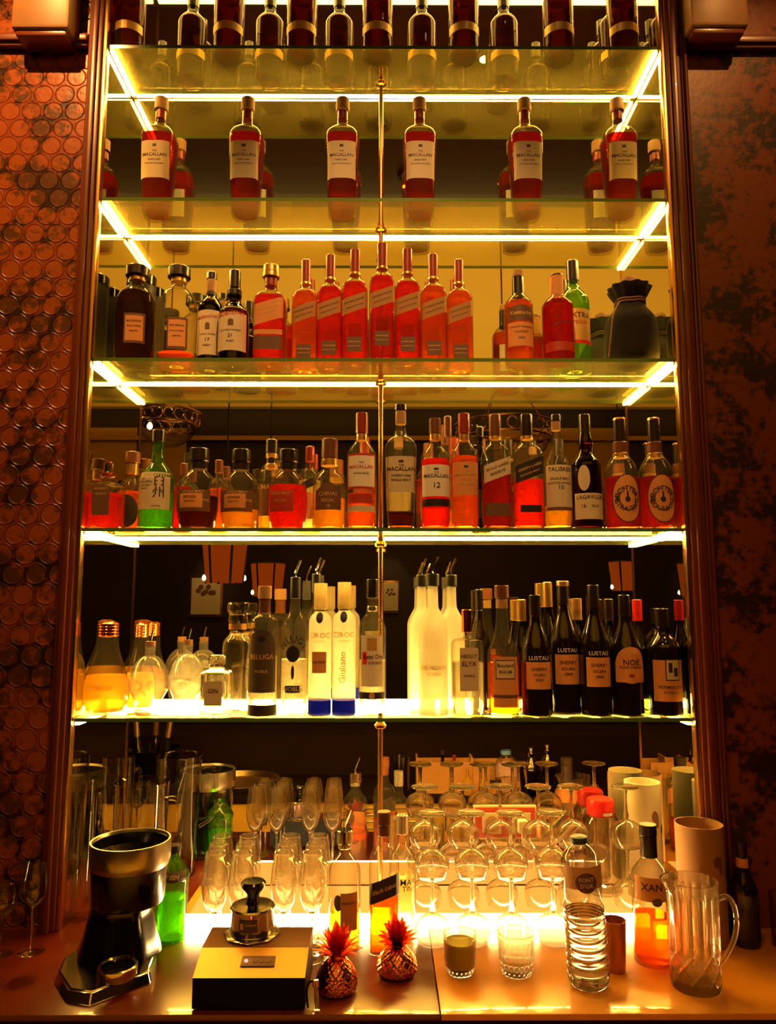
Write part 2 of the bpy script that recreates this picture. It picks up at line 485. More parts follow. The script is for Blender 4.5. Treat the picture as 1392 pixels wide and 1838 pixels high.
# ------------------------------------------------------------------ bottle styles: (r/R, z/H)
ST = {
 'square':  dict(p=[(0, .012), (.90, 0), (1, .01), (1, .03), (1, .60), (1, .64), (.80, .70), (.45, .745), (.36, .79), (.34, .93)], n=5, cap=(.80, 1.0, .40)),
 'round':   dict(p=[(0, .012), (.92, 0), (1, .015), (1, .03), (1, .60), (.98, .65), (.70, .71), (.42, .75), (.36, .80), (.34, .93)], n=2, cap=(.82, 1.0, .40)),
 'carved':  dict(p=[(0, .012), (.72, 0), (.78, .01), (.80, .03), (1.0, .61), (1.0, .66), (.74, .72), (.42, .745), (.30, .80), (.27, .92)], n=3.4, cap=(.90, 1.0, .34)),
 'tallneck': dict(p=[(0, .012), (.90, 0), (1, .012), (1, .03), (1, .50), (.97, .55), (.62, .63), (.34, .70), (.30, .78), (.28, .93)], n=2, cap=(.86, 1.0, .36)),
 'squat':   dict(p=[(0, .02), (.62, 0), (.78, .01), (.90, .10), (1, .28), (1, .45), (.88, .60), (.55, .69), (.36, .73), (.34, .86)], n=2, cap=(.76, 1.0, .46)),
 'jug':     dict(p=[(0, .02), (.86, 0), (.92, .01), (.97, .2), (1, .55), (.94, .67), (.66, .76), (.36, .80), (.34, .88)], n=2.6, cap=(.86, 1.0, .52)),
 'bourbon': dict(p=[(0, .02), (.90, 0), (1, .015), (1, .04), (1, .46), (.92, .55), (.60, .63), (.40, .66), (.38, .72), (.34, .74), (.33, .93)], n=2, cap=(.72, 1.0, .38)),
 'bulbneck': dict(p=[(0, .012), (.92, 0), (1, .015), (1, .03), (1, .52), (.95, .58), (.55, .64), (.42, .68), (.50, .74), (.44, .80), (.34, .85), (.33, .93)], n=2, cap=(.83, 1.0, .40)),
 'tall':    dict(p=[(0, .012), (.93, 0), (1, .01), (1, .02), (1, .66), (1, .71), (.85, .75), (.50, .775), (.42, .80), (.42, .93)], n=2, cap=(.80, 1.0, .50)),
 'vodka':   dict(p=[(0, .012), (.93, 0), (1, .01), (1, .02), (1, .60), (.96, .65), (.66, .71), (.40, .75), (.37, .79), (.36, .93)], n=2, cap=(.86, .95, .42)),
 'wine':    dict(p=[(0, .02), (.92, 0), (1, .012), (1, .03), (1, .50), (.94, .57), (.62, .68), (.40, .76), (.34, .84), (.33, .93)], n=2, cap=(.82, 1.0, .38)),
 'flask':   dict(p=[(0, .012), (.93, 0), (1, .01), (1, .03), (1, .64), (.97, .70), (.55, .725), (.26, .73), (.22, .76), (.22, .90)], n=5, cap=(.78, 1.0, .34)),
 'rum':     dict(p=[(0, .012), (.93, 0), (1, .01), (1, .03), (1, .44), (.95, .50), (.70, .55), (.44, .66), (.36, .80), (.34, .93)], n=3.0, cap=(.86, 1.0, .42)),
 'decanter': dict(p=[(0, .02), (.93, 0), (1, .02), (1, .06), (1, .60), (.98, .64), (.80, .67), (.42, .69), (.36, .72), (.36, .80)], n=4.5, cap=(.80, 1.0, .50)),
}
ROWCOUNT = {}
SHELFNAME = {}
def bottle(px, Y, Z, top, wpx, st, lab, glass='glass', liq='amber', lvl=.6, cap='cap_black', caps=None, labels=None,
           group=None, H=None, cat='bottle', name='spirits_bottle', rz=0, sy=None, back=None, pourer=False, punt=True, cloud=None, pypos=None):
    s = ST[st]
    b0 = onY(px, pypos if pypos else top, Y)
    if H is None: H = b0.z - Z
    # horizontal placement at mid body
    py_mid = None
    d = Vector((0, Y-CAM.y, Z+H*.4-CAM.z))
    # solve x: project a point at that height and compare
    x = 0.0
    for _ in range(3):
        P = ROT.transposed() @ (Vector((x, Y, Z+H*.4))-CAM)
        u = 696+FPX*P.x/(-P.z); x += (px-u)*(-P.z)/FPX
    depth = -P.z
    R = wpx/2*depth/FPX
    n = s['n']; sy = sy or 1
    if n > 3: R *= 1.0
    root = thing(name, lab, cat, (x, Y, Z), rz, group)
    pr = chaikin([(r*R, z*H) for r, z in s['p']], 2)
    body = Body(pr, n, R, sy)
    gm = M[glass]
    latheo('glass_body', pr, gm, root, n=n, R=R, sy=sy, seg=40)
    if liq and glass not in ('glass_black',):
        t = .0028; L = lvl*H
        q = [(0, .028*H)]
        for r, z in pr:
            if z > .028*H and z < L and r > t*1.5: q.append((r-t, z))
        rl = body.r(L)-t
        q += [(rl, L), (0, L)]
        q.insert(1, (max(.2*R, q[1][0]*.9), .022*H))
        latheo('liquid', q, cloud or LIQ[liq], root, n=n, R=R, sy=sy, seg=40)
    # closure
    c0, c1, cr = s['cap']
    if caps is None: caps = [('cap', c0, c1, cr, cap)]
    for nm, a, b, r, mt in caps:
        e = min(.0015, (b-a)*H*.2)
        latheo(nm, [(0, a*H), (r*R-e, a*H), (r*R, a*H+e), (r*R*.98, b*H-e), (r*R*.98-e, b*H), (0, b*H)], M[mt], root, seg=28)
    if pourer:
        zt = max(b for _, a, b, r, mt in caps)*H
        bm = bmesh.new()
        tube(bm, spline([(0, 0, zt-.002), (0, 0, zt+.012), (.006, -.002, zt+.028), (.013, -.004, zt+.045)], 4), .0032, 8)
        link('pourer', bm, M['chrome'], root)
    if labels: label_obj('label', root, body, H, labels)
    if back:
        label_obj('back_label', root, body, H, [('patch', 0, back[0], back[1], back[2], back[3], {'back': True})])
    return root

# ================================================================== SETTING
HW = .784                                     # half width of the niche
ZS = [3.270, 2.807, 2.347, 1.887, 1.403]      # shelf tops
ZC = .901                                     # back counter top
ZTOP = 3.75
def wallpaper(name, circles, tone):
    m, nt, out = newmat(name); L = nt.links
    N = lambda t, **k: nt.nodes.new(t)
    b = N('ShaderNodeBsdfPrincipled'); L.new(b.outputs[0], out.inputs[0])
    tc = N('ShaderNodeTexCoord')
    def math_(op, a, bb=None, c=None):
        n = N('ShaderNodeMath'); n.operation = op
        for i, v in enumerate((a, bb, c)):
            if v is None: continue
            if isinstance(v, (int, float)): n.inputs[i].default_value = v
            else: L.new(v, n.inputs[i])
        return n.outputs[0]
    n1 = N('ShaderNodeTexNoise'); n1.inputs['Scale'].default_value = 5.5; n1.inputs['Detail'].default_value = 9; n1.inputs['Roughness'].default_value = .72
    L.new(tc.outputs['Object'], n1.inputs['Vector'])
    n2 = N('ShaderNodeTexNoise'); n2.inputs['Scale'].default_value = 45; n2.inputs['Detail'].default_value = 5
    L.new(tc.outputs['Object'], n2.inputs['Vector'])
    # engraved foliage: dark where both noises are low
    fol = math_('ADD', math_('MULTIPLY', n1.outputs[0], 1.0), math_('MULTIPLY', n2.outputs[0], .35))
    cr = N('ShaderNodeValToRGB'); L.new(fol, cr.inputs[0])
    cr.color_ramp.elements[0].position = .625; cr.color_ramp.elements[0].color = (.035*tone, .012*tone, .006, 1)
    cr.color_ramp.elements[1].position = .70; cr.color_ramp.elements[1].color = (.30*tone, .062*tone, .010*tone, 1)
    L.new(cr.outputs[0], b.inputs['Base Color'])
    b.inputs['Roughness'].default_value = .42
    bump = N('ShaderNodeBump'); bump.inputs['Strength'].default_value = .35; bump.inputs['Distance'].default_value = .002
    h = n2.outputs[0]
    if circles:
        sx = N('ShaderNodeSeparateXYZ'); L.new(tc.outputs['Object'], sx.inputs[0])
        a = .060; bb = a*math.sqrt(3)
        def dist(ox, oz):
            x = math_('WRAP', math_('ADD', sx.outputs[0], ox), a/2, -a/2); z = math_('WRAP', math_('ADD', sx.outputs[2], oz), bb/2, -bb/2)
            return math_('SQRT', math_('ADD', math_('MULTIPLY', x, x), math_('MULTIPLY', z, z)))
        d = math_('MINIMUM', dist(0, 0), dist(a/2, bb/2))
        rim = math_('SUBTRACT', 1.0, math_('MINIMUM', math_('MULTIPLY', math_('ABSOLUTE', math_('SUBTRACT', d, .026)), 400.0), 1.0))
        dome = math_('MULTIPLY', math_('LESS_THAN', d, .026), .6)
        n3 = N('ShaderNodeTexNoise'); n3.inputs['Scale'].default_value = 1.6; L.new(tc.outputs['Object'], n3.inputs['Vector'])
        h = math_('ADD', math_('MULTIPLY', n2.outputs[0], .7), math_('MULTIPLY', rim, 1.0))
        bump.inputs['Strength'].default_value = .8
        mx = N('ShaderNodeMix'); mx.data_type = 'RGBA'; mx.blend_type = 'MULTIPLY'
        L.new(math_('MULTIPLY', rim, .5), mx.inputs[0]); L.new(cr.outputs[0], mx.inputs[6]); mx.inputs[7].default_value = (.35, .18, .10, 1)
        # the discs themselves are a little paler than the ground
        m2 = N('ShaderNodeMix'); m2.data_type = 'RGBA'; m2.blend_type = 'ADD'
        L.new(dome, m2.inputs[0]); L.new(mx.outputs[2], m2.inputs[6]); m2.inputs[7].default_value = (.13, .045, .008, 1)
        L.new(m2.outputs[2], b.inputs['Base Color'])
        b.inputs['Roughness'].default_value = .3
    L.new(h, bump.inputs['Height']); L.new(bump.outputs[0], b.inputs['Normal'])
    return m
def wood(name, c1, c2, rough=.3, scale=(2, 12, 2), coat=.2):
    m, nt, out = newmat(name); L = nt.links
    b = nt.nodes.new('ShaderNodeBsdfPrincipled'); L.new(b.outputs[0], out.inputs[0])
    tc = nt.nodes.new('ShaderNodeTexCoord'); mp = nt.nodes.new('ShaderNodeMapping'); mp.inputs['Scale'].default_value = scale
    n = nt.nodes.new('ShaderNodeTexNoise'); n.inputs['Scale'].default_value = 6; n.inputs['Detail'].default_value = 6
    mx = nt.nodes.new('ShaderNodeMix'); mx.data_type = 'RGBA'; mx.inputs[6].default_value = c4(c1); mx.inputs[7].default_value = c4(c2)
    L.new(tc.outputs['Object'], mp.inputs[0]); L.new(mp.outputs[0], n.inputs['Vector']); L.new(n.outputs[0], mx.inputs[0]); L.new(mx.outputs[2], b.inputs['Base Color'])
    b.inputs['Roughness'].default_value = rough; b.inputs['Coat Weight'].default_value = coat
    return m
M['paperL'] = wallpaper('engraved_wallpaper_with_discs', True, 1.0)
M['paperR'] = wallpaper('engraved_wallpaper', False, .75)
M['trim'] = wood('red_brown_moulding', (.22, .05, .014), (.12, .024, .008), .3)
M['trimdark'] = wood('dark_moulding', (.10, .03, .012), (.05, .014, .007), .35)
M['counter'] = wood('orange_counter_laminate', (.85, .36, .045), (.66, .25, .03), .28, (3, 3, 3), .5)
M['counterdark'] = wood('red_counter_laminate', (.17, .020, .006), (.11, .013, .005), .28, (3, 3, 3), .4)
M['darkwood'] = wood('dark_bar_wood', (.016, .006, .004), (.010, .004, .003), .7, coat=0)
M['darkwood'].node_tree.nodes['Principled BSDF'].inputs['Specular IOR Level'].default_value = .08
M['roomwall'] = pbr('dark_brown_room_wall', (.026, .010, .005), .6, var=.4, bscale=3)
M['ochre'] = pbr('ochre_plaster_ceiling', (.58, .36, .05), .8, var=.15, bscale=3)
M['ochrewall'] = pbr('brown_plaster_wall', (.08, .04, .016), .8, var=.2, bscale=4)
M['floor'] = pbr('dark_floor', (.006, .003, .002), .7)
M['alabaster'] = pbr('alabaster', (.42, .21, .07), .4, var=.4, bscale=9)
M['boxwood'] = wood('light_box_wood', (.62, .30, .10), (.50, .22, .07), .5)

X0, X1 = -3.2, 3.2; YB = -5.9; HC = 4.08
struct(boxo('floor', X0, X1, YB, .6, -.05, 0, M['floor']))
struct(boxo('ceiling', X0, X1, YB, .6, HC, HC+.05, M['ochre']))
struct(boxo('wall_back', X0, X1, YB-.05, YB, 0, HC, M['roomwall']))
struct(boxo('wall_left', X0-.05, X0, YB, .6, 0, HC, M['ochrewall']))
struct(boxo('wall_right', X1, X1+.05, YB, .6, 0, HC, M['ochrewall']))
# niche wall: two papered piers, a header, and the niche box of mirrors
PW = .05
struct(boxo('wall_front_left', X0, -HW-PW, 0.0, .30, 0, HC, M['paperL']))
struct(boxo('wall_front_right', HW+PW, X1, 0.0, .30, 0, HC, M['paperR']))
struct(boxo('wall_front_top', -HW-PW, HW+PW, 0.0, .30, ZTOP, HC, M['roomwall']))
bm = bmesh.new(); box(bm, -HW-PW, -HW-.003, .012, .30, ZC, ZTOP); struct(link('wall_niche_left', bm, M['trimdark'], smooth=False))
bm = bmesh.new(); box(bm, HW+.003, HW+PW, .012, .30, ZC, ZTOP); struct(link('wall_niche_right', bm, M['trimdark'], smooth=False))
o = boxo('mirror_panel', -HW-.003, HW+.003, MY, MY+.01, ZC, ZTOP, M['mirror'])
tag(o, 'tall wall mirror backing the whole lit bar niche', 'mirror')
o = boxo('mirror_panel', -HW-.003, -HW, .012, MY, ZC, ZTOP, M['mirror'])
tag(o, 'narrow mirror lining the left side of the niche', 'mirror')
o = boxo('mirror_panel', HW, HW+.003, .012, MY, ZC, ZTOP, M['mirror'])
tag(o, 'narrow mirror lining the right side of the niche', 'mirror')
struct(boxo('ceiling_soffit', -2.4, 2.4, -1.55, -.002, 3.90, HC-.002, M['trimdark']))
# cornice steps along the edge of the soffit
bm = bmesh.new()
for k in range(3): box(bm, -2.4, 2.4, -1.56-.05*(k+1), -1.555-.05*k, 3.93+.045*k, HC-.004)
struct(link('trim_1', bm, M['ochre'], smooth=False))
bm = bmesh.new(); box(bm, X0+.01, X1-.01, YB+.01, YB+.12, 3.92, HC-.004); box(bm, X0+.01, X1-.01, YB+.01, YB+.06, 3.55, 3.60)
struct(link('trim_2', bm, M['ochre'], smooth=False))
# casing and mouldings of the piers
def moulding(n, xa, xb, za, zb, m='trim'):
    bm = bmesh.new(); box(bm, xa, xb, -.020, -.001, za, zb, .004)
    wv = min(.012, abs(xb-xa)*.3)
    if zb-za > xb-xa: box(bm, xa+wv, xb-wv, -.030, -.019, za, zb, .004)
    else: box(bm, xa, xb, -.030, -.019, za+.010, zb-.010, .004)
    struct(link(n, bm, M[m]))
moulding('trim_3', -HW-.050, -HW-.012, ZC, HC-.2)
moulding('trim_4', HW+.012, HW+.050, ZC, HC-.2)
moulding('trim_5', -2.3, -HW-.052, 3.252, 3.292)
moulding('trim_6', HW+.074, 2.3, 3.252, 3.292)
moulding('trim_7', HW+.052, HW+.072, ZC, 3.292)
moulding('trim_8', 1.155, 1.185, ZC, 3.9)
bm = bmesh.new(); box(bm, -HW-.011, -HW, -.012, .011, ZC, ZTOP, .002); struct(link('trim_9', bm, M['brass']))
bm = bmesh.new(); box(bm, HW, HW+.011, -.012, .011, ZC, ZTOP, .002); struct(link('trim_10', bm, M['brass']))

# wall boxes of alabaster high on both piers
def wallbox(pxa, pxb, pyb, lab):
    a = onY(pxa, pyb, -.08); b = onY(pxb, pyb, -.08)
    r = thing('wall_uplight', lab, 'wall light', ((a.x+b.x)/2, -.03, a.z), group='stone wall lights')
    hw = (b.x-a.x)/2
    bm = bmesh.new(); box(bm, -hw, hw, -.05, .028, 0, .26, .010); link('shade', bm, M['alabaster'], r)
    bm = bmesh.new(); box(bm, -hw*.88, hw*.88, -.040, .028, -.016, .004, .005); link('rim', bm, M['trim'], r)
wallbox(18, 122, 48, 'square alabaster wall light above the disc-patterned wallpaper on the left')
wallbox(1240, 1345, 44, 'square alabaster wall light above the plain engraved wallpaper on the right')

# ------------------------------------------------------------------ shelves
def shelf(i, z, st, lab):
    r = thing('glass_shelf', lab, 'shelf', (0, 0, z), group='glass shelves of the niche')
    bm = bmesh.new(); box(bm, -HW+.002, HW-.002, 0, MY-.014, -.010, 0)
    for f in bm.faces:
        if abs(f.normal.z) < .5: f.material_index = 1
    link('pane', bm, [M['shelf'], M['shelf_edge']], r, smooth=False)
    # channel and strip along the mirror
    e = emit('led_strip_%d' % i, LED, st)
    boxo('rail', -HW+.002, HW-.002, MY-.003, MY-.001, -.014, .002, M['brass'], r)
    boxo('light_strip', -HW+.014, HW-.014, MY-.0125, MY-.003, [-.012, -.012, -.013, -.014, -.010][i], [-.003, -.003, .0, .010, .020][i], e, r)
    for s in (-1, 1):
        xa, xb = (-HW+.001, -HW+.003) if s < 0 else (HW-.003, HW-.001)
        boxo('rail', xa, xb, .004, MY-.004, -.016, -.0105, M['brass'], r)
        xa, xb = (-HW+.003, -HW+.012) if s < 0 else (HW-.012, HW-.003)
        boxo('light_strip', xa, xb, .006, MY-.015, -.018, -.0105, e, r)
    return r
NM = ['topmost', 'second', 'third', 'fourth', 'lowest']
for i, z in enumerate(ZS):
    shelf(i, z, STRIP[i], ['topmost lit glass shelf, just above the six tapered whisky bottles',
        'second lit glass shelf, carrying six widely spaced tapered whisky bottles',
        'third lit glass shelf, carrying the pyramid of slanted-label bottles and the velvet bag',
        'fourth lit glass shelf, crowded with short and tall whisky bottles',
        'lowest green-edged glass shelf, carrying vodka and sherry bottles'][i])
boxo_ = boxo('light_strip', -HW+.01, HW-.01, .03, MY-.03, ZTOP-.012, ZTOP-.002, emit('led_top', LED, TOPSTRIP))
tag(boxo_, 'light panel at the head of the niche above all the bottles', 'light')
# standing rod that carries the shelves
r = thing('support_rod', 'thin brass rod rising through the middle of all the glass shelves', 'rod', (onY(683, 700, .110).x, .110, 0))
bm = bmesh.new(); tube(bm, [(0, 0, ZC), (0, 0, ZTOP-.02)], .0065, 14); link('rod', bm, M['brass'], r)
for z in ZS:
    latheo('collar', [(0, 0), (.010, 0), (.016, .004), (.016, .010), (.009, .018), (.009, .03), (0, .03)], M['brass'], r, seg=20, off=(0, 0, z-.044))

# ------------------------------------------------------------------ counter
cL, cR, cF = -1.18, 1.22, -.385
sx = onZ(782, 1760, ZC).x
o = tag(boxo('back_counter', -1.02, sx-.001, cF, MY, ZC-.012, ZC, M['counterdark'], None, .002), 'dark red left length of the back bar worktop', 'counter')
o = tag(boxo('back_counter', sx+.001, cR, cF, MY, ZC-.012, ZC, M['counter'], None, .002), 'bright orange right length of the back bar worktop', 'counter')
o = tag(boxo('counter_cabinet', -1.02, cR, cF+.004, -.02, 0, ZC-.0125, M['darkwood']), 'dark cabinet under the back bar worktop', 'cabinet')
o = tag(boxo('side_counter', -1.9, -1.022, cF-.35, -.035, ZC-.04, ZC+.045, M['darkwood'], None, .004), 'dark side counter to the left, holding two thin stemmed glasses', 'counter')
# glowing plinth under the niche
r = thing('light_plinth', 'low glowing plinth along the foot of the mirror under the glasses', 'light', (0, 0, ZC))
PZ = .030
bm = bmesh.new(); box(bm, -.50, HW-.03, .018, MY-.004, .0005, PZ-.001); link('base', bm, M['counter'], r, smooth=False)
boxo('light_strip', -.50, HW-.13, .004, .017, .001, PZ-.002, emit('plinth_led', (1, .62, .20), PLINTH), r)
boxo('light_panel', -.48, HW-.06, .020, MY-.008, PZ-.0008, PZ-.0002, emit('plinth_panel', (1, .40, .06), 1.5), r)

# ================================================================== SHELF 1 (topmost): round dark bottles with a pale band
PALEBAND = [('patch', 0, .245, 2.6, .085, 'paper_gold', {})]
def place(root, px, py, Y, Z):
    x = root.location.x; h = .1
    for _ in range(3):
        P = ROT.transposed() @ (Vector((x, Y, Z+h))-CAM)
        x += (px-(696+FPX*P.x/(-P.z)))*(-P.z)/FPX
    root.location = (x, Y, Z); return root
def place_at(px, Y, Z, h=.1):
    x = 0
    for _ in range(3):
        P = ROT.transposed() @ (Vector((x, Y, Z+h))-CAM)
        x += (px-(696+FPX*P.x/(-P.z)))*(-P.z)/FPX
    return x
ORD = ['leftmost', 'second from the left', 'third from the left', 'fourth from the left', 'fifth from the left', 'sixth from the left', 'seventh from the left']
a = bottle(233, .052, ZS[0], 0, 54, 'round', 'x', liq='dark', lvl=.66, H=.30, cap='cap_black', labels=PALEBAND, group='front row of bottles on the topmost shelf', pypos=60, name='whisky_bottle')
fr = [233, 410, 541, 677, 832, 1002, 1118]
for i, px in enumerate(fr):
    lb = 'dark gold-banded bottle, topmost shelf front row, %s' % ORD[i]
    if i == 0: a['label'] = lb
    else: dup(a, (place_at(px, .052, ZS[0], .05), .052, ZS[0]), label=lb)
b = dup(a, (place_at(343, .150, ZS[0], .05), .150, ZS[0])); b['group'] = 'rear row of bottles on the topmost shelf'
for i, px in enumerate([343, 483, 608, 757, 905, 1102]):
    lb = 'dark gold-banded bottle, topmost shelf row by the mirror, %s' % ORD[i]
    if i == 0: b['label'] = lb
    else: dup(b, (place_at(px, .150, ZS[0], .05), .150, ZS[0]), label=lb)

# ================================================================== SHELF 2: six tapered bottles
MAC = [('patch', 0, .41, 1.62, .30, 'paper', {}), ('text', 'THE', 0, .475, .014, 'ink', {}), ('text', 'MACALLAN', 0, .445, .030, 'ink', {'maxw': 1.35}),
       ('text', 'RARE CASK', 0, .405, .013, 'ink', {}), ('patch', 0, .52, .22, .022, 'ink', {}), ('text', 'HIGHLAND SINGLE MALT', 0, .375, .010, 'ink', {'maxw': 1.1})]
MCAPS = [('neck_band', .815, .895, .315, 'cap_red'), ('stopper', .895, 1.0, .40, 'cap_cork')]
ms = [(285, 178, 'leftmost'), (442, 179, 'second from the left'), (614, 180, 'third from the left'), (753, 180, 'fourth from the left, just right of the rod'), (943, 180, 'fifth from the left'), (1111, 179, 'rightmost')]
a = None
for i, (px, tp, wd) in enumerate(ms):
    lb = 'tapered red whisky bottle, second shelf, %s' % wd
    if a is None:
        a = bottle(px, .105, ZS[1], tp, 61, 'carved', lb, liq='deep', lvl=.645, caps=MCAPS, labels=MAC, back=(.36, 1.3, .24, 'paper_white'), group='six tapered whisky bottles', name='whisky_bottle')
        b = a
    else:
        lv = dup(a, (place_at(px, .105, ZS[1], .15), .105, ZS[1]), label=lb)

# ================================================================== SHELF 3
def jw(lab1, lab2, m='paper_tan', ink='ink', zc=.50):
    sp = [('patch', 0, zc, 1.86, .135, m, {'slope': .36})]
    sp += [('text', lab1, 0, zc+.022, .026, ink, {'slope': .36, 'maxw': 1.5}), ('text', lab2, 0, zc-.024, .018, ink, {'slope': .36, 'maxw': 1.3})]
    sp += [('patch', 0, .16, 1.1, .12, 'paper_brown', {}), ('text', 'JOHNNIE WALKER', 0, .18, .018, 'ink_gold', {'maxw': .95}), ('text', 'BLENDED SCOTCH', 0, .145, .013, 'ink_gold', {'maxw': .9})]
    return sp
JC = [('neck_ring', .775, .80, .44, 'cap_gold'), ('cap', .80, 1.0, .38, 'cap_red')]
yy = [.140, .115, .085, .035, .085, .115, .140]
px7 = [547.5, 592, 636.5, 685.5, 731, 777.5, 824]; tp7 = [468, 459, 449, 438, 448, 458, 468]
for i in range(7):
    bottle(px7[i], yy[i], ZS[2], tp7[i], 47, 'square', 'square slanted-label whisky bottle, %s in the pyramid of seven' % (ORD[i] if i != 3 else 'foremost middle one'),
           liq='red' if i in (1, 2, 3, 4) else 'amber', lvl=.70, caps=JC, labels=jw('JOHNNIE WALKER', 'BLENDED SCOTCH WHISKY'), back=(.30, 1.0, .20, 'paper_pink'), group='pyramid of slanted-label bottles', name='whisky_bottle')
JUGL = [('patch', .25, .30, 1.0, .30, 'paper_brown', {}), ('patch', .25, .30, .85, .25, 'paper_orange', {}), ('text', 'BOURBON', .25, .37, .03, 'ink', {'maxw': .7}),
        ('text', 'SINGLE BARREL', .25, .32, .018, 'ink', {'maxw': .7}), ('text', 'LIMITED', .25, .27, .016, 'ink', {'maxw': .6})]
JUGC = [('neck_ring', .85, .90, .42, 'cap_gold'), ('stopper', .90, 1.0, .60, 'cap_black')]
bottle(243, .052, ZS[2], 481, 70, 'jug', 'dark full rounded whiskey bottle with wide black stopper, before the black canister', liq='dark', lvl=.72, caps=JUGC, labels=JUGL, group='rounded whiskey bottles with wide stoppers', name='whisky_bottle')
bottle(318, .108, ZS[2], 482, 68, 'jug', 'nearly empty clear rounded whiskey bottle with wide black stopper and square label', liq='amber', lvl=.14, caps=JUGC, labels=JUGL, group='rounded whiskey bottles with wide stoppers', name='whisky_bottle')
# black canister behind them
cx = place_at(249, .155, ZS[2]); r = thing('canister', 'round black gift canister behind the dark full bottle at the left of the third shelf', 'canister', (cx, .158, ZS[2]))
tz = onY(249, 497, .155).z-ZS[2]
latheo('body', [(0, 0), (.040, 0), (.041, .003), (.041, tz-.03), (0, tz-.03)], M['blackmatte'], r, seg=36)
latheo('lid', [(0, tz-.03), (.0425, tz-.03), (.0425, tz-.003), (.040, tz), (0, tz)], M['black'], r, seg=36)
BAL = [('patch', 0, .36, 2.3, .44, 'paper', {}), ('text', "Ballantine's", 0, .515, .045, 'ink_red', {'maxw': 1.9, 'slope': .1}), ('patch', 0, .42, .36, .07, 'paper_brown', {'shape': 'arch'}),
       ('text', 'SCOTCH WHISKY', 0, .34, .020, 'ink', {'maxw': 1.4}), ('text', '%s', 0, .285, .034, 'ink', {}), ('text', 'FINEST', 0, .23, .018, 'ink', {})]
def sub(sp, *a):
    out = []; a = list(a)
    for e in sp:
        if e[0] == 'text' and e[1] == '%s': e = (e[0], a.pop(0))+tuple(e[2:])
        out.append(e)
    return out
bottle(377, .130, ZS[2], 490, 45, 'round', 'brown scotch bottle with cream label and orange neck, partly behind the black-capped one', glass='glass_brown', liq='dark', lvl=.68, labels=sub(BAL, '17'),
       caps=[('neck_foil', .76, .80, .44, 'paper_black'), ('neck_band', .80, .93, .38, 'cap_cork'), ('cap', .93, 1.0, .42, 'cap_black')], group='brown scotch bottles with script labels', name='whisky_bottle')
bottle(419, .095, ZS[2], 487, 54, 'bulbneck', 'black-capped brown scotch bottle with cream script label, in front of its twin', glass='glass_brown', liq='dark', lvl=.68, labels=sub(BAL, '21'),
       caps=[('capsule', .74, .80, .49, 'cap_black'), ('capsule', .80, 1.0, .40, 'cap_black')], group='brown scotch bottles with script labels', name='whisky_bottle')
bottle(484.5, .090, ZS[2], 478, 56, 'square', 'square amber whisky bottle with gold ball stopper and slanted orange label', liq='red', lvl=.68,
       labels=[('patch', 0, .50, 1.86, .20, 'paper_orange', {'slope': .30}), ('text', 'JOHNNIE WALKER', 0, .54, .026, 'ink_gold', {'slope': .30, 'maxw': 1.5}), ('text', 'GOLD RESERVE', 0, .49, .026, 'ink_gold', {'slope': .3, 'maxw': 1.2}), ('patch', 0, .20, 1.8, .13, 'paper_brown', {}), ('patch', 0, .30, 1.8, .045, 'paper_orange', {})],
       caps=[('neck_ring', .79, .88, .40, 'cap_red'), ('stopper', .88, .93, .56, 'cap_gold'), ('stopper', .93, 1.0, .52, 'cap_gold')], name='whisky_bottle')
bottle(931, .085, ZS[2], 487, 52, 'round', 'orange whiskey bottle with black neck and dark shield label, left of the crimson bottle', liq='amber', lvl=.66,
       labels=[('patch', 0, .515, 2.0, .16, 'paper_brown', {'shape': 'arch'}), ('text', 'Kentucky', 0, .515, .04, 'ink_gold', {'maxw': 1.5}), ('patch', 0, .30, 2.0, .24, 'paper_orange', {}), ('text', 'STRAIGHT BOURBON', 0, .37, .022, 'ink', {'maxw': 1.6}), ('text', 'WHISKEY', 0, .32, .022, 'ink', {'maxw': 1.2}), ('text', 'AGED', 0, .26, .018, 'ink', {})],
       caps=[('capsule', .73, .93, .42, 'cap_black'), ('cap', .93, 1.0, .38, 'cap_cork')], back=(.35, 1.2, .3, 'paper_white'), name='whisky_bottle')
bottle(1001, .055, ZS[2], 493, 57, 'round', 'crimson whiskey bottle with pale ribbon down its neck, on the third shelf', liq='crimson', lvl=.70,
       labels=[('text', 'Whiskey', 0, .40, .05, 'ink', {'slope': .3, 'maxw': 1.1}), ('patch', 0, .15, 2.2, .10, 'paper_red', {})], caps=[('capsule', .70, .97, .42, 'paper_orange'), ('cap', .97, 1.0, .40, 'cap_brown')], name='whisky_bottle')
bottle(1030, .140, ZS[2], 470, 56, 'round', 'green glass whisky bottle with yellow label, behind the crimson bottle', glass='glass_green', liq=None,
       labels=[('patch', 0, .38, 2.1, .30, 'paper_gold', {}), ('text', 'EXTRA', .1, .47, .045, 'ink', {'maxw': 1.5}), ('text', 'SPECIAL', .1, .41, .03, 'ink_red', {'maxw': 1.3}), ('patch', 0, .24, 2.1, .03, 'cap_bright_red', {})], cap='cap_black', name='whisky_bottle')
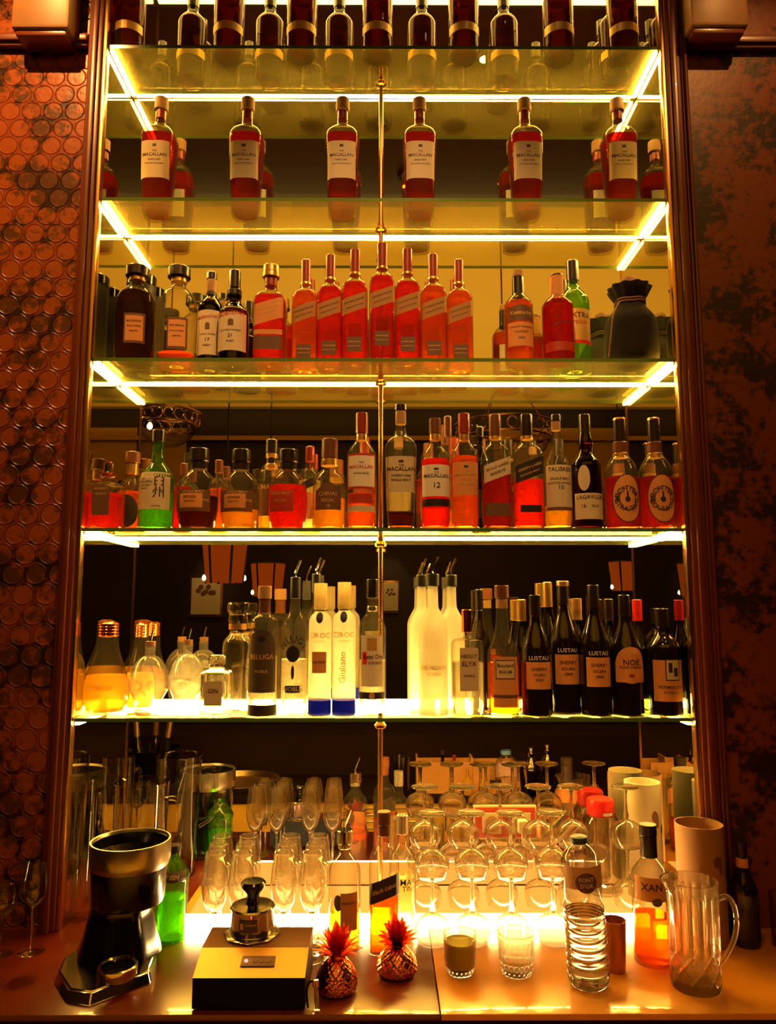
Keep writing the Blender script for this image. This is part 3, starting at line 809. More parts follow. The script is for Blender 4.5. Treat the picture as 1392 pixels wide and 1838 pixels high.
# bottle in a black velvet pouch tied with a cord
H = onY(1128, 501, .075).z-ZS[2]; k = mpp(1128, 580, .075)
r = thing('velvet_pouch', 'bottle wrapped in a black velvet pouch tied with cord, right end of the third shelf', 'pouch bottle', (place_at(1132, .075, ZS[2]), .075, ZS[2]))
R = 47*k
def pleat(th, z):
    t = max(0, (z/H-.55)/.45); return 1+.09*t*math.sin(11*th+1)+.03*math.sin(5*th)*min(1, z/H*3)
bm = bmesh.new(); lathe(bm, chaikin([(0, .0), (R*.86, 0), (R*.98, .02), (R, .12*H), (R*1.0, .42*H), (R*.92, .54*H), (R*.62, .64*H), (R*.50, .70*H), (R*.50, .73*H), (R*.66, .80*H), (R*.80, .88*H), (R*.78, .90*H), (R*.4, .87*H), (0, .87*H)], 2), seg=72, flute=pleat)
link('pouch', bm, M['velvet'], r)
bm = bmesh.new()
for dz in (0, .008): tube(bm, [(R*.56*math.cos(t*PI/12), R*.56*math.sin(t*PI/12), .70*H+dz+.002*math.sin(t)) for t in range(25)], .0024, 6)
tube(bm, spline([(-R*.5, -R*.35, .70*H), (-R*.85, -R*.62, .52*H), (-R*.95, -R*.55, .3*H), (-R*1.0, -R*.35, .02)], 6), .002, 6)
link('cord', bm, M['cap_cork'], r)
latheo('stopper', [(0, .86*H), (R*.30, .86*H), (R*.32, .98*H), (R*.28, H), (0, H)], M['cap_cork'], r, seg=20)

# ================================================================== SHELF 4
F4 = ZS[3]
def simple(words, paper='paper', ink='ink', z=.36, h=.30, w=1.9, top=.03):
    sp = [('patch', 0, z, w, h, paper, {})]
    zz = z+h/2-top*1.3
    for t, s in words:
        if zz-s/2 < z-h/2: break
        sp.append(('text', t, 0, zz, s, ink, {'maxw': w*.82})); zz -= s*1.9
    return sp
bottle(191, .055, F4, 830, 57, 'decanter', 'squat amber bottle with faceted glass stopper and dark label, far left of the fourth shelf', liq='red', lvl=.52,
       labels=simple([('WHISKY', .04), ('RESERVE', .03)], 'paper_brown', 'ink_gold', .40, .42, 1.1), caps=[('stopper', .77, .84, .52, 'glass_real'), ('stopper', .84, 1.0, .30, 'glass_real')], name='whisky_bottle')
bottle(235, .152, F4, 812, 54, 'bourbon', 'whiskey bottle with dark round label behind the green bottle at the left', liq='amber', lvl=.5,
       labels=[('patch', 0, .25, 1.6, .40, 'paper_black', {'shape': 'ell'})], caps=[('neck_band', .72, .86, .40, 'cap_gold'), ('cap', .86, 1.0, .50, 'cap_brown')], name='whisky_bottle')
bottle(281, .050, F4, 773, 60, 'bourbon', 'green whisky bottle with pale label and large black brush characters', glass='glass_green', liq='greenl', lvl=.36,
       labels=[('patch', 0, .37, 2.3, .37, 'paper', {}), ('text', '白', .42, .46, .085, 'ink', {}), ('text', '州', .42, .345, .085, 'ink', {}), ('text', 'THE', -.62, .49, .02, 'ink', {}), ('text', 'HAKUSHU', -.42, .455, .024, 'ink', {'maxw': .9}),
               ('text', 'SINGLE MALT', -.42, .42, .016, 'ink', {'maxw': .9}), ('text', 'WHISKY', -.5, .39, .016, 'ink', {'maxw': .7}), ('text', 'SUNTORY', .3, .215, .014, 'ink', {'maxw': 1})],
       caps=[('cap', .88, 1.0, .40, 'cap_black')], name='whisky_bottle')
GL = lambda: [('patch', -.1, .33, 1.9, .26, 'paper_brown', {}), ('patch', -.12, .33, 1.15, .17, 'paper_orange', {}), ('text', 'SINGLE MALT', 0, .435, .03, 'ink_gold', {'maxw': 1.4}), ('text', 'SPEYSIDE', -.15, .37, .028, 'ink', {'maxw': .95}), ('text', 'SCOTCH', -.15, .32, .022, 'ink', {'maxw': .8}), ('text', '1998', .55, .33, .04, 'ink_gold', {})]
for px, tp, wp, lq, lv, lb in [(355, 806, 74, 'dark', .40, 'round squat whisky bottle with dark liquid and black stopper, beside the green bottle'),
                               (431, 808, 70, 'gold', .24, 'round squat whisky bottle nearly empty, middle of the three squat ones'),
                               (516, 808, 72, 'red', .54, 'round squat whisky bottle filled bright red, rightmost of the three squat ones')]:
    bottle(px, .055, F4, tp, wp, 'squat', lb, liq=lq, lvl=lv, labels=GL() if lq != 'red' else [('patch', -.25, .33, 1.3, .26, 'paper_red', {}), ('text', 'SINGLE MALT', -.25, .42, .028, 'ink_gold', {'maxw': 1.1}), ('text', 'SPEYSIDE', -.25, .33, .028, 'ink_gold', {'maxw': .9})],
           caps=[('neck_foil', .74, .84, .42, 'cap_black'), ('cap', .84, 1.0, .48, 'cap_black')], group='round squat single malt bottles', name='whisky_bottle')
bottle(486, .145, F4, 790, 46, 'round', 'pale whisky bottle with banded black cap, behind and between two round squat bottles', liq='gold', lvl=.5, caps=[('neck_band', .68, .74, .50, 'cap_gold'), ('neck_foil', .74, .80, .42, 'cap_black'), ('neck_band', .80, .85, .48, 'cap_gold'), ('cap', .85, 1.0, .50, 'cap_black')],
       labels=simple([('MALT', .05)], 'paper_brown', 'ink_gold', .34, .34, 1.8), name='whisky_bottle')
bottle(555, .150, F4, 802, 42, 'round', 'small pale bottle with orange cap behind the round crested bottle', liq='pale', lvl=.6, cap='cap_red', labels=[('patch', 0, .55, 1.4, .10, 'paper_black', {'slope': .5}), ('patch', 0, .3, 1.8, .3, 'paper_orange', {})], name='whisky_bottle')
bottle(328, .155, F4, 832, 34, 'round', 'small red bottle just behind the green bottle and the first squat one', liq='crimson', lvl=.66, cap='cap_brown', name='liqueur_bottle')
bottle(391, .155, F4, 826, 36, 'round', 'small amber bottle with brown cap behind two round squat bottles', liq='amber', lvl=.6, cap='cap_brown', name='liqueur_bottle')
bottle(590.5, .060, F4, 789, 59, 'bulbneck', 'rounded golden whisky bottle with dark crest label and dark cap', liq='gold', lvl=.34,
       labels=[('patch', 0, .33, 1.7, .26, 'paper_brown', {'shape': 'arch'}), ('patch', 0, .45, .7, .10, 'paper_brown', {'shape': 'ell'}), ('text', 'CHIVAS', 0, .37, .042, 'ink_gold', {'maxw': 1.3}), ('text', 'REGAL', 0, .30, .034, 'ink_gold', {'maxw': 1.0}), ('text', '18', 0, .24, .03, 'ink_gold', {})],
       caps=[('neck_band', .70, .78, .52, 'cap_gold'), ('cap', .78, 1.0, .50, 'cap_brown')], name='whisky_bottle')
def mac(words, paper='paper', ink='ink', num=None, band=None):
    sp = [('patch', 0, .42, 2.15, .28, paper, {}), ('patch', 0, .52, .3, .02, 'ink', {}), ('text', 'THE', 0, .49, .016, ink, {}), ('text', 'MACALLAN', 0, .46, .036, ink, {'maxw': 1.75})]
    if num: sp.append(('text', num, 0, .375, .048, ink, {}))
    else: sp += [('text', w_, 0, .41-.035*i, .018, ink, {'maxw': 1.4}) for i, w_ in enumerate(words)]
    if band: sp.append(('patch', 0, .225, 2.15, .065, band, {}))
    return sp
def mcap(c): return [('neck_band', .76, .82, .38, 'cap_gold'), ('cap', .82, 1.0, .43, c)]
bottle(648.5, .055, F4, 742, 53, 'round', 'whisky bottle with red capsule and red-bordered cream label, just left of the rod', liq='amber', lvl=.30,
       labels=[('patch', 0, .48, 2.25, .30, 'paper_red', {}), ('patch', 0, .48, 2.05, .26, 'paper_white', {}), ('text', 'THE', 0, .55, .016, 'ink', {}), ('text', 'MACALLAN', 0, .515, .036, 'ink_red', {'maxw': 1.7}), ('text', 'HIGHLAND', 0, .46, .018, 'ink', {}), ('patch', 0, .25, 2.2, .08, 'paper_red', {}), ('patch', 0, .165, 2.2, .05, 'paper', {})], caps=mcap('cap_red'), name='whisky_bottle')
bottle(719, .050, F4, 727, 57, 'carved', 'tall nearly empty whisky bottle with cream label, just right of the rod', liq='dark', lvl=.13, labels=mac(['SHERRY OAK', 'SINGLE MALT']),
       caps=[('neck_band', .84, .95, .34, 'cap_cork'), ('cap', .95, 1.0, .38, 'cap_black')], name='whisky_bottle')
bottle(781, .050, F4, 752, 54, 'round', 'red whisky bottle with white label bearing a large 12 and a dark band', liq='red', lvl=.62, labels=mac([], 'paper_white', num='12', band='paper_black'), caps=[('neck_band', .80, .86, .38, 'cap_gold'), ('cap', .86, 1.0, .40, 'cap_brown')], back=(.35, 1.3, .3, 'paper_white'), name='whisky_bottle')
bottle(833.5, .055, F4, 743, 50, 'round', 'orange whisky bottle with see-through peach label, right of the one marked 12', liq='amber', lvl=.62, labels=mac(['GOLD', 'HIGHLAND'], 'paper_orange', 'ink_gold'), caps=mcap('cap_red'), name='whisky_bottle')
bottle(862, .145, F4, 757, 34, 'vodka', 'dark green bottle with black cap, behind the peach and gold slanted labels', glass='glass_dkgreen', liq=None, cap='cap_black', labels=[('patch', 0, .25, 1.6, .25, 'paper_black', {})], name='whisky_bottle')
bottle(804, .155, F4, 748, 36, 'round', 'golden bottle with brown cap half hidden behind the one marked 12', liq='gold', lvl=.6, cap='cap_brown', labels=simple([('GLEN', .05)], 'paper', 'ink', .34, .3), name='whisky_bottle')
bottle(889.5, .055, F4, 745, 51, 'square', 'square whisky bottle with pale gold slanted label', liq='deep', lvl=.46, labels=[('patch', 0, .50, 1.86, .15, 'paper', {'slope': .38}), ('text', 'GOLD LABEL', 0, .525, .034, 'ink', {'slope': .38, 'maxw': 1.6}), ('text', 'RESERVE', 0, .475, .024, 'ink', {'slope': .38, 'maxw': 1.2}), ('patch', 0, .16, 1.8, .11, 'paper_brown', {})],
       caps=[('neck_ring', .78, .81, .44, 'cap_gold'), ('cap', .81, 1.0, .42, 'cap_brown')], name='whisky_bottle')
bottle(946.5, .050, F4, 745, 53, 'square', 'square whisky bottle with black slanted label', liq='red', lvl=.42, labels=[('patch', 0, .50, 1.88, .15, 'paper_black', {'slope': .38}), ('text', 'GREEN LABEL', 0, .52, .034, 'ink_gold', {'slope': .38, 'maxw': 1.6}), ('text', 'BLENDED MALT', 0, .47, .02, 'ink_gold', {'slope': .38, 'maxw': 1.3}), ('patch', 0, .165, 1.4, .06, 'paper_black', {})],
       caps=[('neck_ring', .78, .81, .44, 'cap_gold'), ('cap', .81, 1.0, .42, 'cap_black')], name='whisky_bottle')
bottle(1000, .045, F4, 745, 50, 'tallneck', 'pale whisky bottle with sloping shoulders and cream label, right of the black slanted label', liq='gold', lvl=.20, labels=simple([('TALISKER', .042), ('SINGLE MALT', .02), ('SCOTCH WHISKY', .02), ('10', .035)], 'paper', 'ink', .36, .36, 2.2)+[('patch', 0, .165, 2.2, .03, 'paper_brown', {})],
       caps=[('cap', .94, 1.0, .36, 'cap_black'), ('neck_band', .86, .94, .33, 'cap_cork')], name='whisky_bottle')
bottle(1052, .055, F4, 745, 53, 'bulbneck', 'dark whisky bottle with small oval neck label, left of the two round-label bottles', glass='glass_brown', liq='dark', lvl=.62, labels=[('patch', -.42, .43, .80, .22, 'paper', {'shape': 'ell'}), ('patch', 0, .19, 2.3, .22, 'paper', {}), ('text', 'LAGAVULIN', 0, .265, .032, 'ink', {'maxw': 1.9}), ('text', '16', -.5, .19, .03, 'ink', {}), ('text', 'ISLAY', .3, .19, .02, 'ink', {})], cap='cap_black', name='whisky_bottle')
def mich(low): return [('patch', 0, .26, 1.75, .43, 'paper_black', {'shape': 'ell'}), ('patch', 0, .26, 1.66, .41, 'paper_orange', {'shape': 'ell'}), ('patch', 0, .26, .90, .22, 'paper_black', {'shape': 'ell'}), ('patch', 0, .26, .84, .205, 'paper_orange', {'shape': 'ell'}),
       ('text', "MICHTER'S", 0, .26, .045, 'ink', {'arc': .56, 'maxw': 2.2}), ('text', low, 0, .26, .045, 'ink', {'arc': -.62, 'maxw': 1.7}), ('patch', 0, .25, .30, .05, 'ink', {'shape': 'ell'}), ('patch', 0, .29, .10, .06, 'ink', {})]
MC = [('neck_band', .64, .68, .46, 'cap_gold'), ('neck_foil', .68, .78, .42, 'cap_brown'), ('capsule', .78, .98, .36, 'cap_black'), ('cap', .98, 1.0, .36, 'cap_gold')]
bottle(1115, .050, F4, 751, 61, 'bourbon', 'bourbon bottle with round label, left one of the pair at the right end', liq='deep', lvl=.46, labels=mich('STRAIGHT'), caps=MC, group='pair of round-label bourbon bottles', name='whisky_bottle')
bottle(1177, .050, F4, 751, 61, 'bourbon', 'bourbon bottle with round label, right one of the pair at the right end', liq='deep', lvl=.46, labels=mich('BOURBON'), caps=MC, group='pair of round-label bourbon bottles', name='whisky_bottle')

# ================================================================== SHELF 5: vodka, liqueurs, sherry
F5 = ZS[4]
def custom(px, Y, Z, top, wpx, prof, lab, mat, name, n=2, seg=40, group=None, cat='bottle', H=None):
    """thing with one lathed glass body; prof in (r/R, z/H)"""
    H = H or onY(px, top, Y).z-Z
    x = place_at(px, Y, Z, H*.4); R = wpx/2*mpp(px, 919+FPX*0+(0), Y)*1.0
    P = ROT.transposed() @ (Vector((x, Y, Z+H*.4))-CAM); R = wpx/2*(-P.z)/FPX
    root = thing(name, lab, cat, (x, Y, Z), 0, group)
    pr = chaikin([(r*R, z*H) for r, z in prof], 2)
    latheo('glass_body', pr, mat, root, n=n, R=R, seg=seg)
    return root, R, H, pr
# light-bulb shaped bottle
BP = [(0, .02), (.55, 0), (.70, .02), (.98, .13), (1, .25), (.93, .38), (.62, .58), (.47, .70), (.44, .80), (.44, .84)]
root, R, H, pr = custom(191, .065, F5, 1115, 82, BP, 'light-bulb shaped bottle of cloudy yellow drink with copper screw cap', M['glass'], 'bulb_bottle', group=None)
q = [(0, .035*H)]+[(r-.003, z) for r, z in pr if .035*H < z < .42*H and r > .012]; rr = Body(pr, 2, R).r(.42*H)-.003; q += [(rr, .42*H), (0, .42*H)]
latheo('liquid', q, M['juice'], root, seg=40)
th_ = [(0, .82*H)]
for i in range(5): th_ += [((.40)*R, (.83+.032*i)*H), (.46*R, (.846+.032*i)*H)]
th_ += [(.38*R, .985*H), (.25*R, H), (0, H)]
latheo('screw_cap', th_, M['copper'], root, seg=32)
label_obj('lettering', root, Body(pr, 2, R), H, [('text', 'ICTRICO', 0, .30, .05, 'ink_gold', {'maxw': 1.2})])

# skull bottles
def skull(px, Y, top, wpx, lab, pour=True):
    H = onY(px, top, Y).z-F5; x = place_at(px, Y, F5, H*.4)
    P = ROT.transposed() @ (Vector((x, Y, F5+H*.4))-CAM); R = wpx/2*(-P.z)/FPX
    root = thing('skull_bottle', lab, 'bottle', (x, Y, F5+.0008), 0, 'clear skull bottles')
    bm = bmesh.new()
    Hs = H*.88
    def g(dx, dz, sx_, sz_): return math.exp(-(dx/sx_)**2-(dz/sz_)**2)
    def surf(u, v):           # u azimuth, v 0..1 bottom to top
        z = v
        # half-widths of cranium and jaw
        if v > .42: t = (v-.42)/.58; wr = math.sqrt(max(0, 1-t**2.4)); dr = wr*1.02
        else: t = v/.42; wr = .58+.30*t**.7+.12*max(0, (t-.6)/.4)**2; dr = .70+.32*t
        if v < .03: wr *= .93; dr *= .93
        a = u; xx = math.sin(a)*wr; yy = -math.cos(a)*dr
        front = max(0, math.cos(a))
        d = 0
        for s in (-1, 1):
            d -= .36*g(xx-s*.36, z-.50, .18, .075)*front     # sockets
            d += .07*g(xx-s*.36, z-.60, .22, .035)*front     # brow
            d += .14*g(xx-s*.56, z-.38, .16, .06)*front      # cheek bone
            d -= .12*g(xx-s*.78, z-.24, .14, .10)*max(0, abs(math.sin(a)))  # hollow below the cheek
        d -= .30*g(xx, z-.36, .09, .055)*front              # nose hole
        d += .05*g(xx, z-.44, .07, .05)*front
        if .10 < z < .27: d += .06*math.cos(xx*34)*g(xx, z-.19, .40, .06)*front   # teeth
        d -= .09*g(xx, z-.185, .40, .012)*front
        d += .07*g(xx, z-.06, .22, .05)*front                # chin
        return Vector((xx*R*(1+d), yy*R*(1+d), z*Hs))
    NU, NV = 96, 64; rings = []
    for j in range(NV):
        v = .0+(1-.0)*j/(NV-1)*.965
        rings.append([bm.verts.new(surf(2*PI*i/NU, v)) for i in range(NU)])
    nr = .27*R
    for zz, r_ in ((Hs*.975, nr), (Hs*1.02, nr*.98), (H*.95, nr), (H, nr*1.12)):
        rings.append([bm.verts.new((r_*math.sin(2*PI*i/NU), -r_*math.cos(2*PI*i/NU), zz)) for i in range(NU)])
    for a, b in zip(rings[:-1], rings[1:]):
        for i in range(NU): bm.faces.new((a[i], a[(i+1) % NU], b[(i+1) % NU], b[i]))
    bm.faces.new(rings[0]); bm.faces.new(rings[-1])
    link('glass_body', bm, M['skullglass'], root)
    latheo('cork', [(0, H*.985), (nr*.9, H*.985), (nr*.95, H+.012), (0, H+.012)], M['cap_cork'], root, seg=20)
    if pour:
        bm = bmesh.new(); tube(bm, [(0, 0, H+.01), (.002, 0, H+.025), (.006, 0, H+.042)], .0028, 8); link('pourer', bm, M['chrome'], root)
    return root
skull(267, .052, 1160, 69, 'clear glass skull bottle facing forward, beside the light-bulb bottle')
skull(335, .116, 1157, 65, 'clear glass skull bottle glowing white, between the other skull and the decanter')
# second light-bulb bottle behind
bp = [c for c in bpy.data.objects if c.name == 'bulb_bottle'][0]
dup(bp, (place_at(250, .148, F5, .08), .152, F5), label='second light-bulb shaped bottle with copper cap, behind the first skull bottle').scale = (.70, .70, .98)

DEC = [(0, .03), (.92, 0), (1, .02), (1, .06), (1, .66), (.96, .72), (.70, .76), (.45, .78), (.42, .82)]
root, R, H, pr = custom(388, .055, F5, 1176, 52, DEC, 'squat square glass decanter bottle glowing yellow-white on the lowest shelf', M['stemglass'], 'glass_decanter', n=5)
latheo('stopper', [(0, .82*H), (.46*R, .82*H), (.60*R, .86*H), (.60*R, .97*H), (.5*R, H), (0, H)], M['stemglass'], root, seg=8)
label_obj('label', root, Body(pr, 5, R), H, [('patch', 0, .38, 1.2, .40, 'paper', {}), ('text', 'GIN', 0, .42, .07, 'ink', {})])
TD = [(0, .02), (.90, 0), (.95, .02), (1, .50), (1.0, .60), (.95, .64), (.60, .69), (.52, .71), (.52, .76)]
root, R, H, pr = custom(425, .142, F5, 1081, 54, TD, 'tall faceted clear vodka bottle with big cylindrical glass stopper', M['stemglass'], 'faceted_bottle', n=2, seg=12)
latheo('neck_ring', [(0, .745*H), (.60*R, .745*H), (.60*R, .80*H), (0, .80*H)], M['cap_gold'], root, seg=24)
latheo('stopper', [(0, .80*H), (.62*R, .80*H), (.66*R, .83*H), (.60*R, .88*H), (.74*R, .91*H), (.76*R, .98*H), (.66*R, H), (0, H)], M['stemglass'], root, seg=12)

VS = [('stopper', .86, 1.0, .42, 'rubber')]
bottle(472.5, .055, F5, 1052, 52, 'tall', 'grey vodka bottle with dark arched label and cork stopper, on a black block', liq='clear', lvl=.45,
       labels=[('patch', 0, .42, 2.2, .48, 'paper_grey', {'shape': 'arch'}), ('text', 'BELUGA', 0, .45, .055, 'ink_gold', {'maxw': 1.7}), ('text', 'NOBLE', 0, .34, .022, 'ink_gold', {}), ('patch', 0, .585, .5, .05, 'paper_black', {'shape': 'ell'}), ('patch', 0, .045, 2.7, .085, 'paper_black', {})],
       caps=[('neck_foil', .78, .90, .40, 'cap_brown'), ('stopper', .90, 1.0, .48, 'cap_cork')], name='vodka_bottle')
o = boxo('display_block', -.046, .046, -.048, .010, 0, .030, M['black'], None, .002)
o.location = (place_at(463, .0, F5, .02), .0500, F5)
bpy.data.objects.remove(o)
bottle(528, .062, F5, 1036, 49, 'vodka', 'clear vodka bottle with dark round medallion and steel pourer, right of the grey-labelled one', liq='clear', lvl=.40, pourer=True,
       labels=[('text', 'BELUGA', 0, .45, .055, 'ink', {'arc': .95, 'maxw': 2.6}), ('patch', 0, .44, 1.0, .115, 'paper_black', {'shape': 'ell'}), ('patch', 0, .31, .22, .10, 'ink', {'shape': 'ell'}), ('patch', 0, .19, 1.1, .05, 'paper_black', {}), ('text', 'NOBLE', 0, .19, .03, 'ink_white', {})],
       caps=[('stopper', .84, 1.0, .38, 'rubber')], name='vodka_bottle')
bottle(566, .150, F5, 1030, 40, 'vodka', 'clear bottle with pourer behind the two blue-based vodka bottles', liq='clear', lvl=.5, pourer=True, caps=[('stopper', .86, 1.0, .42, 'rubber')], name='vodka_bottle')
for px, tp, lb, wd in ((574, 1047, 'left one of the two frosted vodka bottles with blue bases and black seals', 41), (617, 1045, 'right one of the two frosted vodka bottles with blue bases, bearing a written signature', 42)):
    sp = [('patch', 0, .735, .60, .085, 'paper_black', {'shape': 'ell'}), ('text', 'CIROC', 0, .60, .050, 'ink_gold', {'maxw': 1.9}), ('text', 'VODKA', 0, .555, .016, 'ink_gold', {'maxw': 1})]
    if px == 617: sp += [('text', 'Giuliano', -.05, .36, .075, 'ink_gold', {'vert': True, 'maxw': 2.6})]
    else: sp += [('patch', 0, .40, 1.3, .16, 'paper_orange', {}), ('text', 'SNAP FROST', 0, .40, .03, 'ink', {'maxw': 1.1})]
    r = bottle(px, .050, F5, tp, wd, 'tall', lb, glass='frost', liq=None, labels=sp, caps=[('neck_ring', .78, .80, .56, 'cap_silver'), ('cap', .80, 1.0, .60, 'frost_cup')], group='frosted vodka bottles with blue bases', name='vodka_bottle')
    for c in list(r.children):
        if c.name.startswith('glass_body'): R = max(v.co.x for v in c.data.vertices); H = max(v.co.z for v in c.data.vertices)/.93
    latheo('blue_base', [(R*.9, .0002), (R*.93, .0002), (R*1.012, .006), (R*1.015, .115*H), (R*1.002, .115*H), (R*.999, .01)], M['blue_base'], r, seg=40, close=False)
bottle(667.5, .050, F5, 1040, 49, 'round', 'clear vodka bottle with tall cream and red label, just left of the rod', liq='clear', lvl=.40,
       labels=[('patch', 0, .40, 1.75, .37, 'paper_white', {}), ('patch', 0, .52, .7, .09, 'paper_gold', {}), ('patch', -.55, .42, .35, .09, 'cap_bright_red', {}), ('text', 'Ketel One', .1, .43, .055, 'ink', {'maxw': 1.4}), ('text', 'VODKA', .2, .385, .02, 'ink', {}), ('patch', 0, .15, 2.3, .05, 'paper_black', {}), ('patch', 0, .15, .4, .05, 'paper_gold', {'shape': 'ell'})],
       caps=[('neck_band', .76, .80, .40, 'cap_silver'), ('cap', .86, 1.0, .44, 'cap_black')], name='vodka_bottle')
BV = [('patch', 0, .44, 1.6, .30, 'frost', {'shape': 'arch'}), ('text', 'BELVEDERE', 0, .335, .045, 'ink_gold', {'maxw': 1.9}), ('text', 'VODKA', 0, .29, .022, 'ink_gold', {})]
for px, Y, tp, wd, lb in ((777, .050, 1030, 52, 'foremost frosted white vodka bottle with faint tree etching and steel pourer'), (757, .118, 1032, 46, 'frosted white vodka bottle with pourer, behind and left of the foremost frosted one'), (811, .128, 1032, 46, 'frosted white vodka bottle with pourer, behind the copper-stoppered flask bottle')):
    bottle(px, Y, F5, tp, wd, 'vodka', lb, glass='frost', liq=None, labels=BV if Y < .1 else None, caps=[('stopper', .91, 1.0, .46, 'rubber')], pourer=True, group='frosted white vodka bottles with pourers', name='vodka_bottle')
bottle(838.5, .048, F5, 1094, 57, 'flask', 'flat-shouldered clear flask bottle with copper stopper and cream label', liq='clear', lvl=.5,
       labels=[('patch', 0, .44, 1.15, .40, 'paper', {}), ('text', 'ABSOLUT', 0, .56, .055, 'ink', {'maxw': 1.0}), ('text', 'ELYX', 0, .49, .07, 'ink', {'maxw': .9}), ('text', 'VODKA', 0, .38, .03, 'ink', {'maxw': .7})],
       caps=[('stopper', .78, 1.0, .34, 'copper')], name='vodka_bottle')
bottle(861, .152, F5, 1058, 38, 'wine', 'dark wine bottle with black top behind the flask and the peach rum bottle', glass='glass_black', liq=None, cap='cap_black', name='wine_bottle')
bottle(902, .052, F5, 1051, 57, 'rum', 'long-necked rum bottle with cork and cream label, left of the dark sherry bottles', liq='amber', lvl=.40,
       labels=[('patch', 0, .26, 1.5, .38, 'paper_orange', {}), ('patch', 0, .355, 1.2, .145, 'paper_black', {}), ('patch', 0, .355, 1.12, .13, 'paper', {}), ('text', 'Boutard', 0, .385, .04, 'ink', {'maxw': 1.0}), ('text', 'RHUM', 0, .335, .025, 'ink', {}), ('patch', 0, .155, 1.5, .022, 'paper_brown', {})], caps=[('neck_ring', .82, .90, .38, 'cap_cork'), ('cap', .90, 1.0, .46, 'cap_brown')], name='rum_bottle')
LU = [('text', 'LUSTAU', 0, .475, .034, 'ink_white', {'maxw': 1.3}), ('patch', 0, .335, 1.75, .22, 'paper_orange', {}), ('text', 'SHERRY', 0, .385, .026, 'ink', {'maxw': 1.1}), ('text', 'SOLERA', 0, .34, .02, 'ink', {'maxw': 1.0}), ('text', 'JEREZ', 0, .30, .018, 'ink', {})]
bottle(962, .045, F5, 1068, 55, 'wine', 'dark sherry bottle with tan label, leftmost of three alike', glass='glass_black', liq=None, labels=LU, cap='cap_black', group='dark sherry bottles with tan labels', name='sherry_bottle')
bottle(1013, .083, F5, 1043, 54, 'wine', 'dark sherry bottle with golden top, middle of three alike', glass='glass_black', liq=None, labels=LU, caps=[('capsule', .82, .96, .38, 'cap_black'), ('cap', .96, 1.0, .42, 'cap_gold')], group='dark sherry bottles with tan labels', name='sherry_bottle')
bottle(1068, .045, F5, 1050, 54, 'wine', 'dark sherry bottle with tan label, rightmost of three alike', glass='glass_black', liq=None, labels=LU, cap='cap_black', group='dark sherry bottles with tan labels', name='sherry_bottle')
bottle(1124, .045, F5, 1068, 56, 'wine', 'dark sherry bottle with rounded brown label, near the right end', glass='glass_black', liq=None, labels=[('patch', 0, .42, 2.05, .30, 'paper_orange', {'shape': 'ell'}), ('patch', 0, .36, 2.05, .16, 'paper_orange', {}), ('text', 'NOE', 0, .44, .055, 'ink', {'maxw': 1}), ('text', 'PEDRO XIMENEZ', 0, .40, .02, 'ink', {'maxw': 1.5}), ('patch', 0, .335, .4, .03, 'paper_red', {'shape': 'ell'})], cap='cap_black', name='sherry_bottle')
bottle(1192, .050, F5, 1092, 58, 'round', 'dark short bottle with square picture label, last at the right of the lowest shelf', glass='glass_black', liq=None, labels=[('patch', 0, .33, 2.1, .38, 'paper_orange', {}), ('patch', .15, .43, .90, .20, 'paper_black', {}), ('patch', .15, .43, .78, .18, 'paper', {}), ('patch', .0, .45, .22, .09, 'ink', {}), ('patch', .32, .41, .25, .08, 'ink', {}),
       ('text', 'VERMOUTH', 0, .27, .03, 'ink', {'maxw': 1.6}), ('text', 'RESERVA', 0, .22, .024, 'ink', {'maxw': 1.4})], cap='cap_black', name='vermouth_bottle')
for px, tp, cp, lb in ((985, 1045, 'cap_gold', 'wine bottle with tall golden capsule behind the leftmost two sherry bottles'), (1038, 1074, 'cap_cork', 'wine bottle with tan capsule behind the middle sherry bottle'),
                       (1095, 1075, 'cap_black', 'wine bottle with black capsule behind the rounded brown label'), (1147, 1076, 'cap_bright_red', 'wine bottle with bright red capsule behind the rounded brown label'), (1214, 1076, 'cap_bright_red', 'wine bottle with bright red capsule behind the picture-label bottle'), (937, 1076, 'cap_gold', 'wine bottle with gold capsule between the rum bottle and first sherry')):
    bottle(px, .152, F5, tp, 44, 'wine', lb, glass='glass_dkgreen', liq=None, caps=[('capsule', .80, 1.0, .40, cp)], group='wine bottles at the back of the lowest shelf', name='wine_bottle')

# ================================================================== BACK COUNTER
def Rof(px, py, Y, wpx): return wpx/2*mpp(px, py, Y)
def onc(px, py): return onZ(px, py, ZC)
def hgt(px, top, Y, z0=ZC): return onY(px, top, Y).z-z0

# ---- tulip stemware in rows, standing upright on the plinth
def tulip():
    r = thing('tulip_glass', 'x', 'wine glass', (0, 0, 0), 0, 'upright tulip glasses by the glowing plinth')
    H = .228; R = .029
    out = [(0, .094), (.006, .097), (.0165, .106), (.0255, .124), (.0295, .146), (.0300, .165), (.0270, .195), (.0225, .228)]
    out = chaikin(out, 1)
    inn = [(max(0, r_-.0011), z+.0012 if r_ < .02 else z) for r_, z in out][::-1]
    inn[-1] = (0, .0965)
    latheo('bowl', out+[(.0219, .2285)]+inn[1:], M['stemglass'], r, seg=32, close=False)
    latheo('stem', [(0, .003), (.004, .006), (.0028, .02), (.0026, .075), (.0045, .091), (.006, .0975), (0, .0982)], M['stemglass'], r, seg=14, close=False)
    latheo('foot', [(0, 0), (.028, 0), (.0285, .001), (.012, .003), (.004, .0065), (0, .0066)], M['stemglass'], r, seg=32, close=False)
    return r
proto = tulip(); first = True
PZT = ZC+PZ+.0005; TZ = ZC+.0005
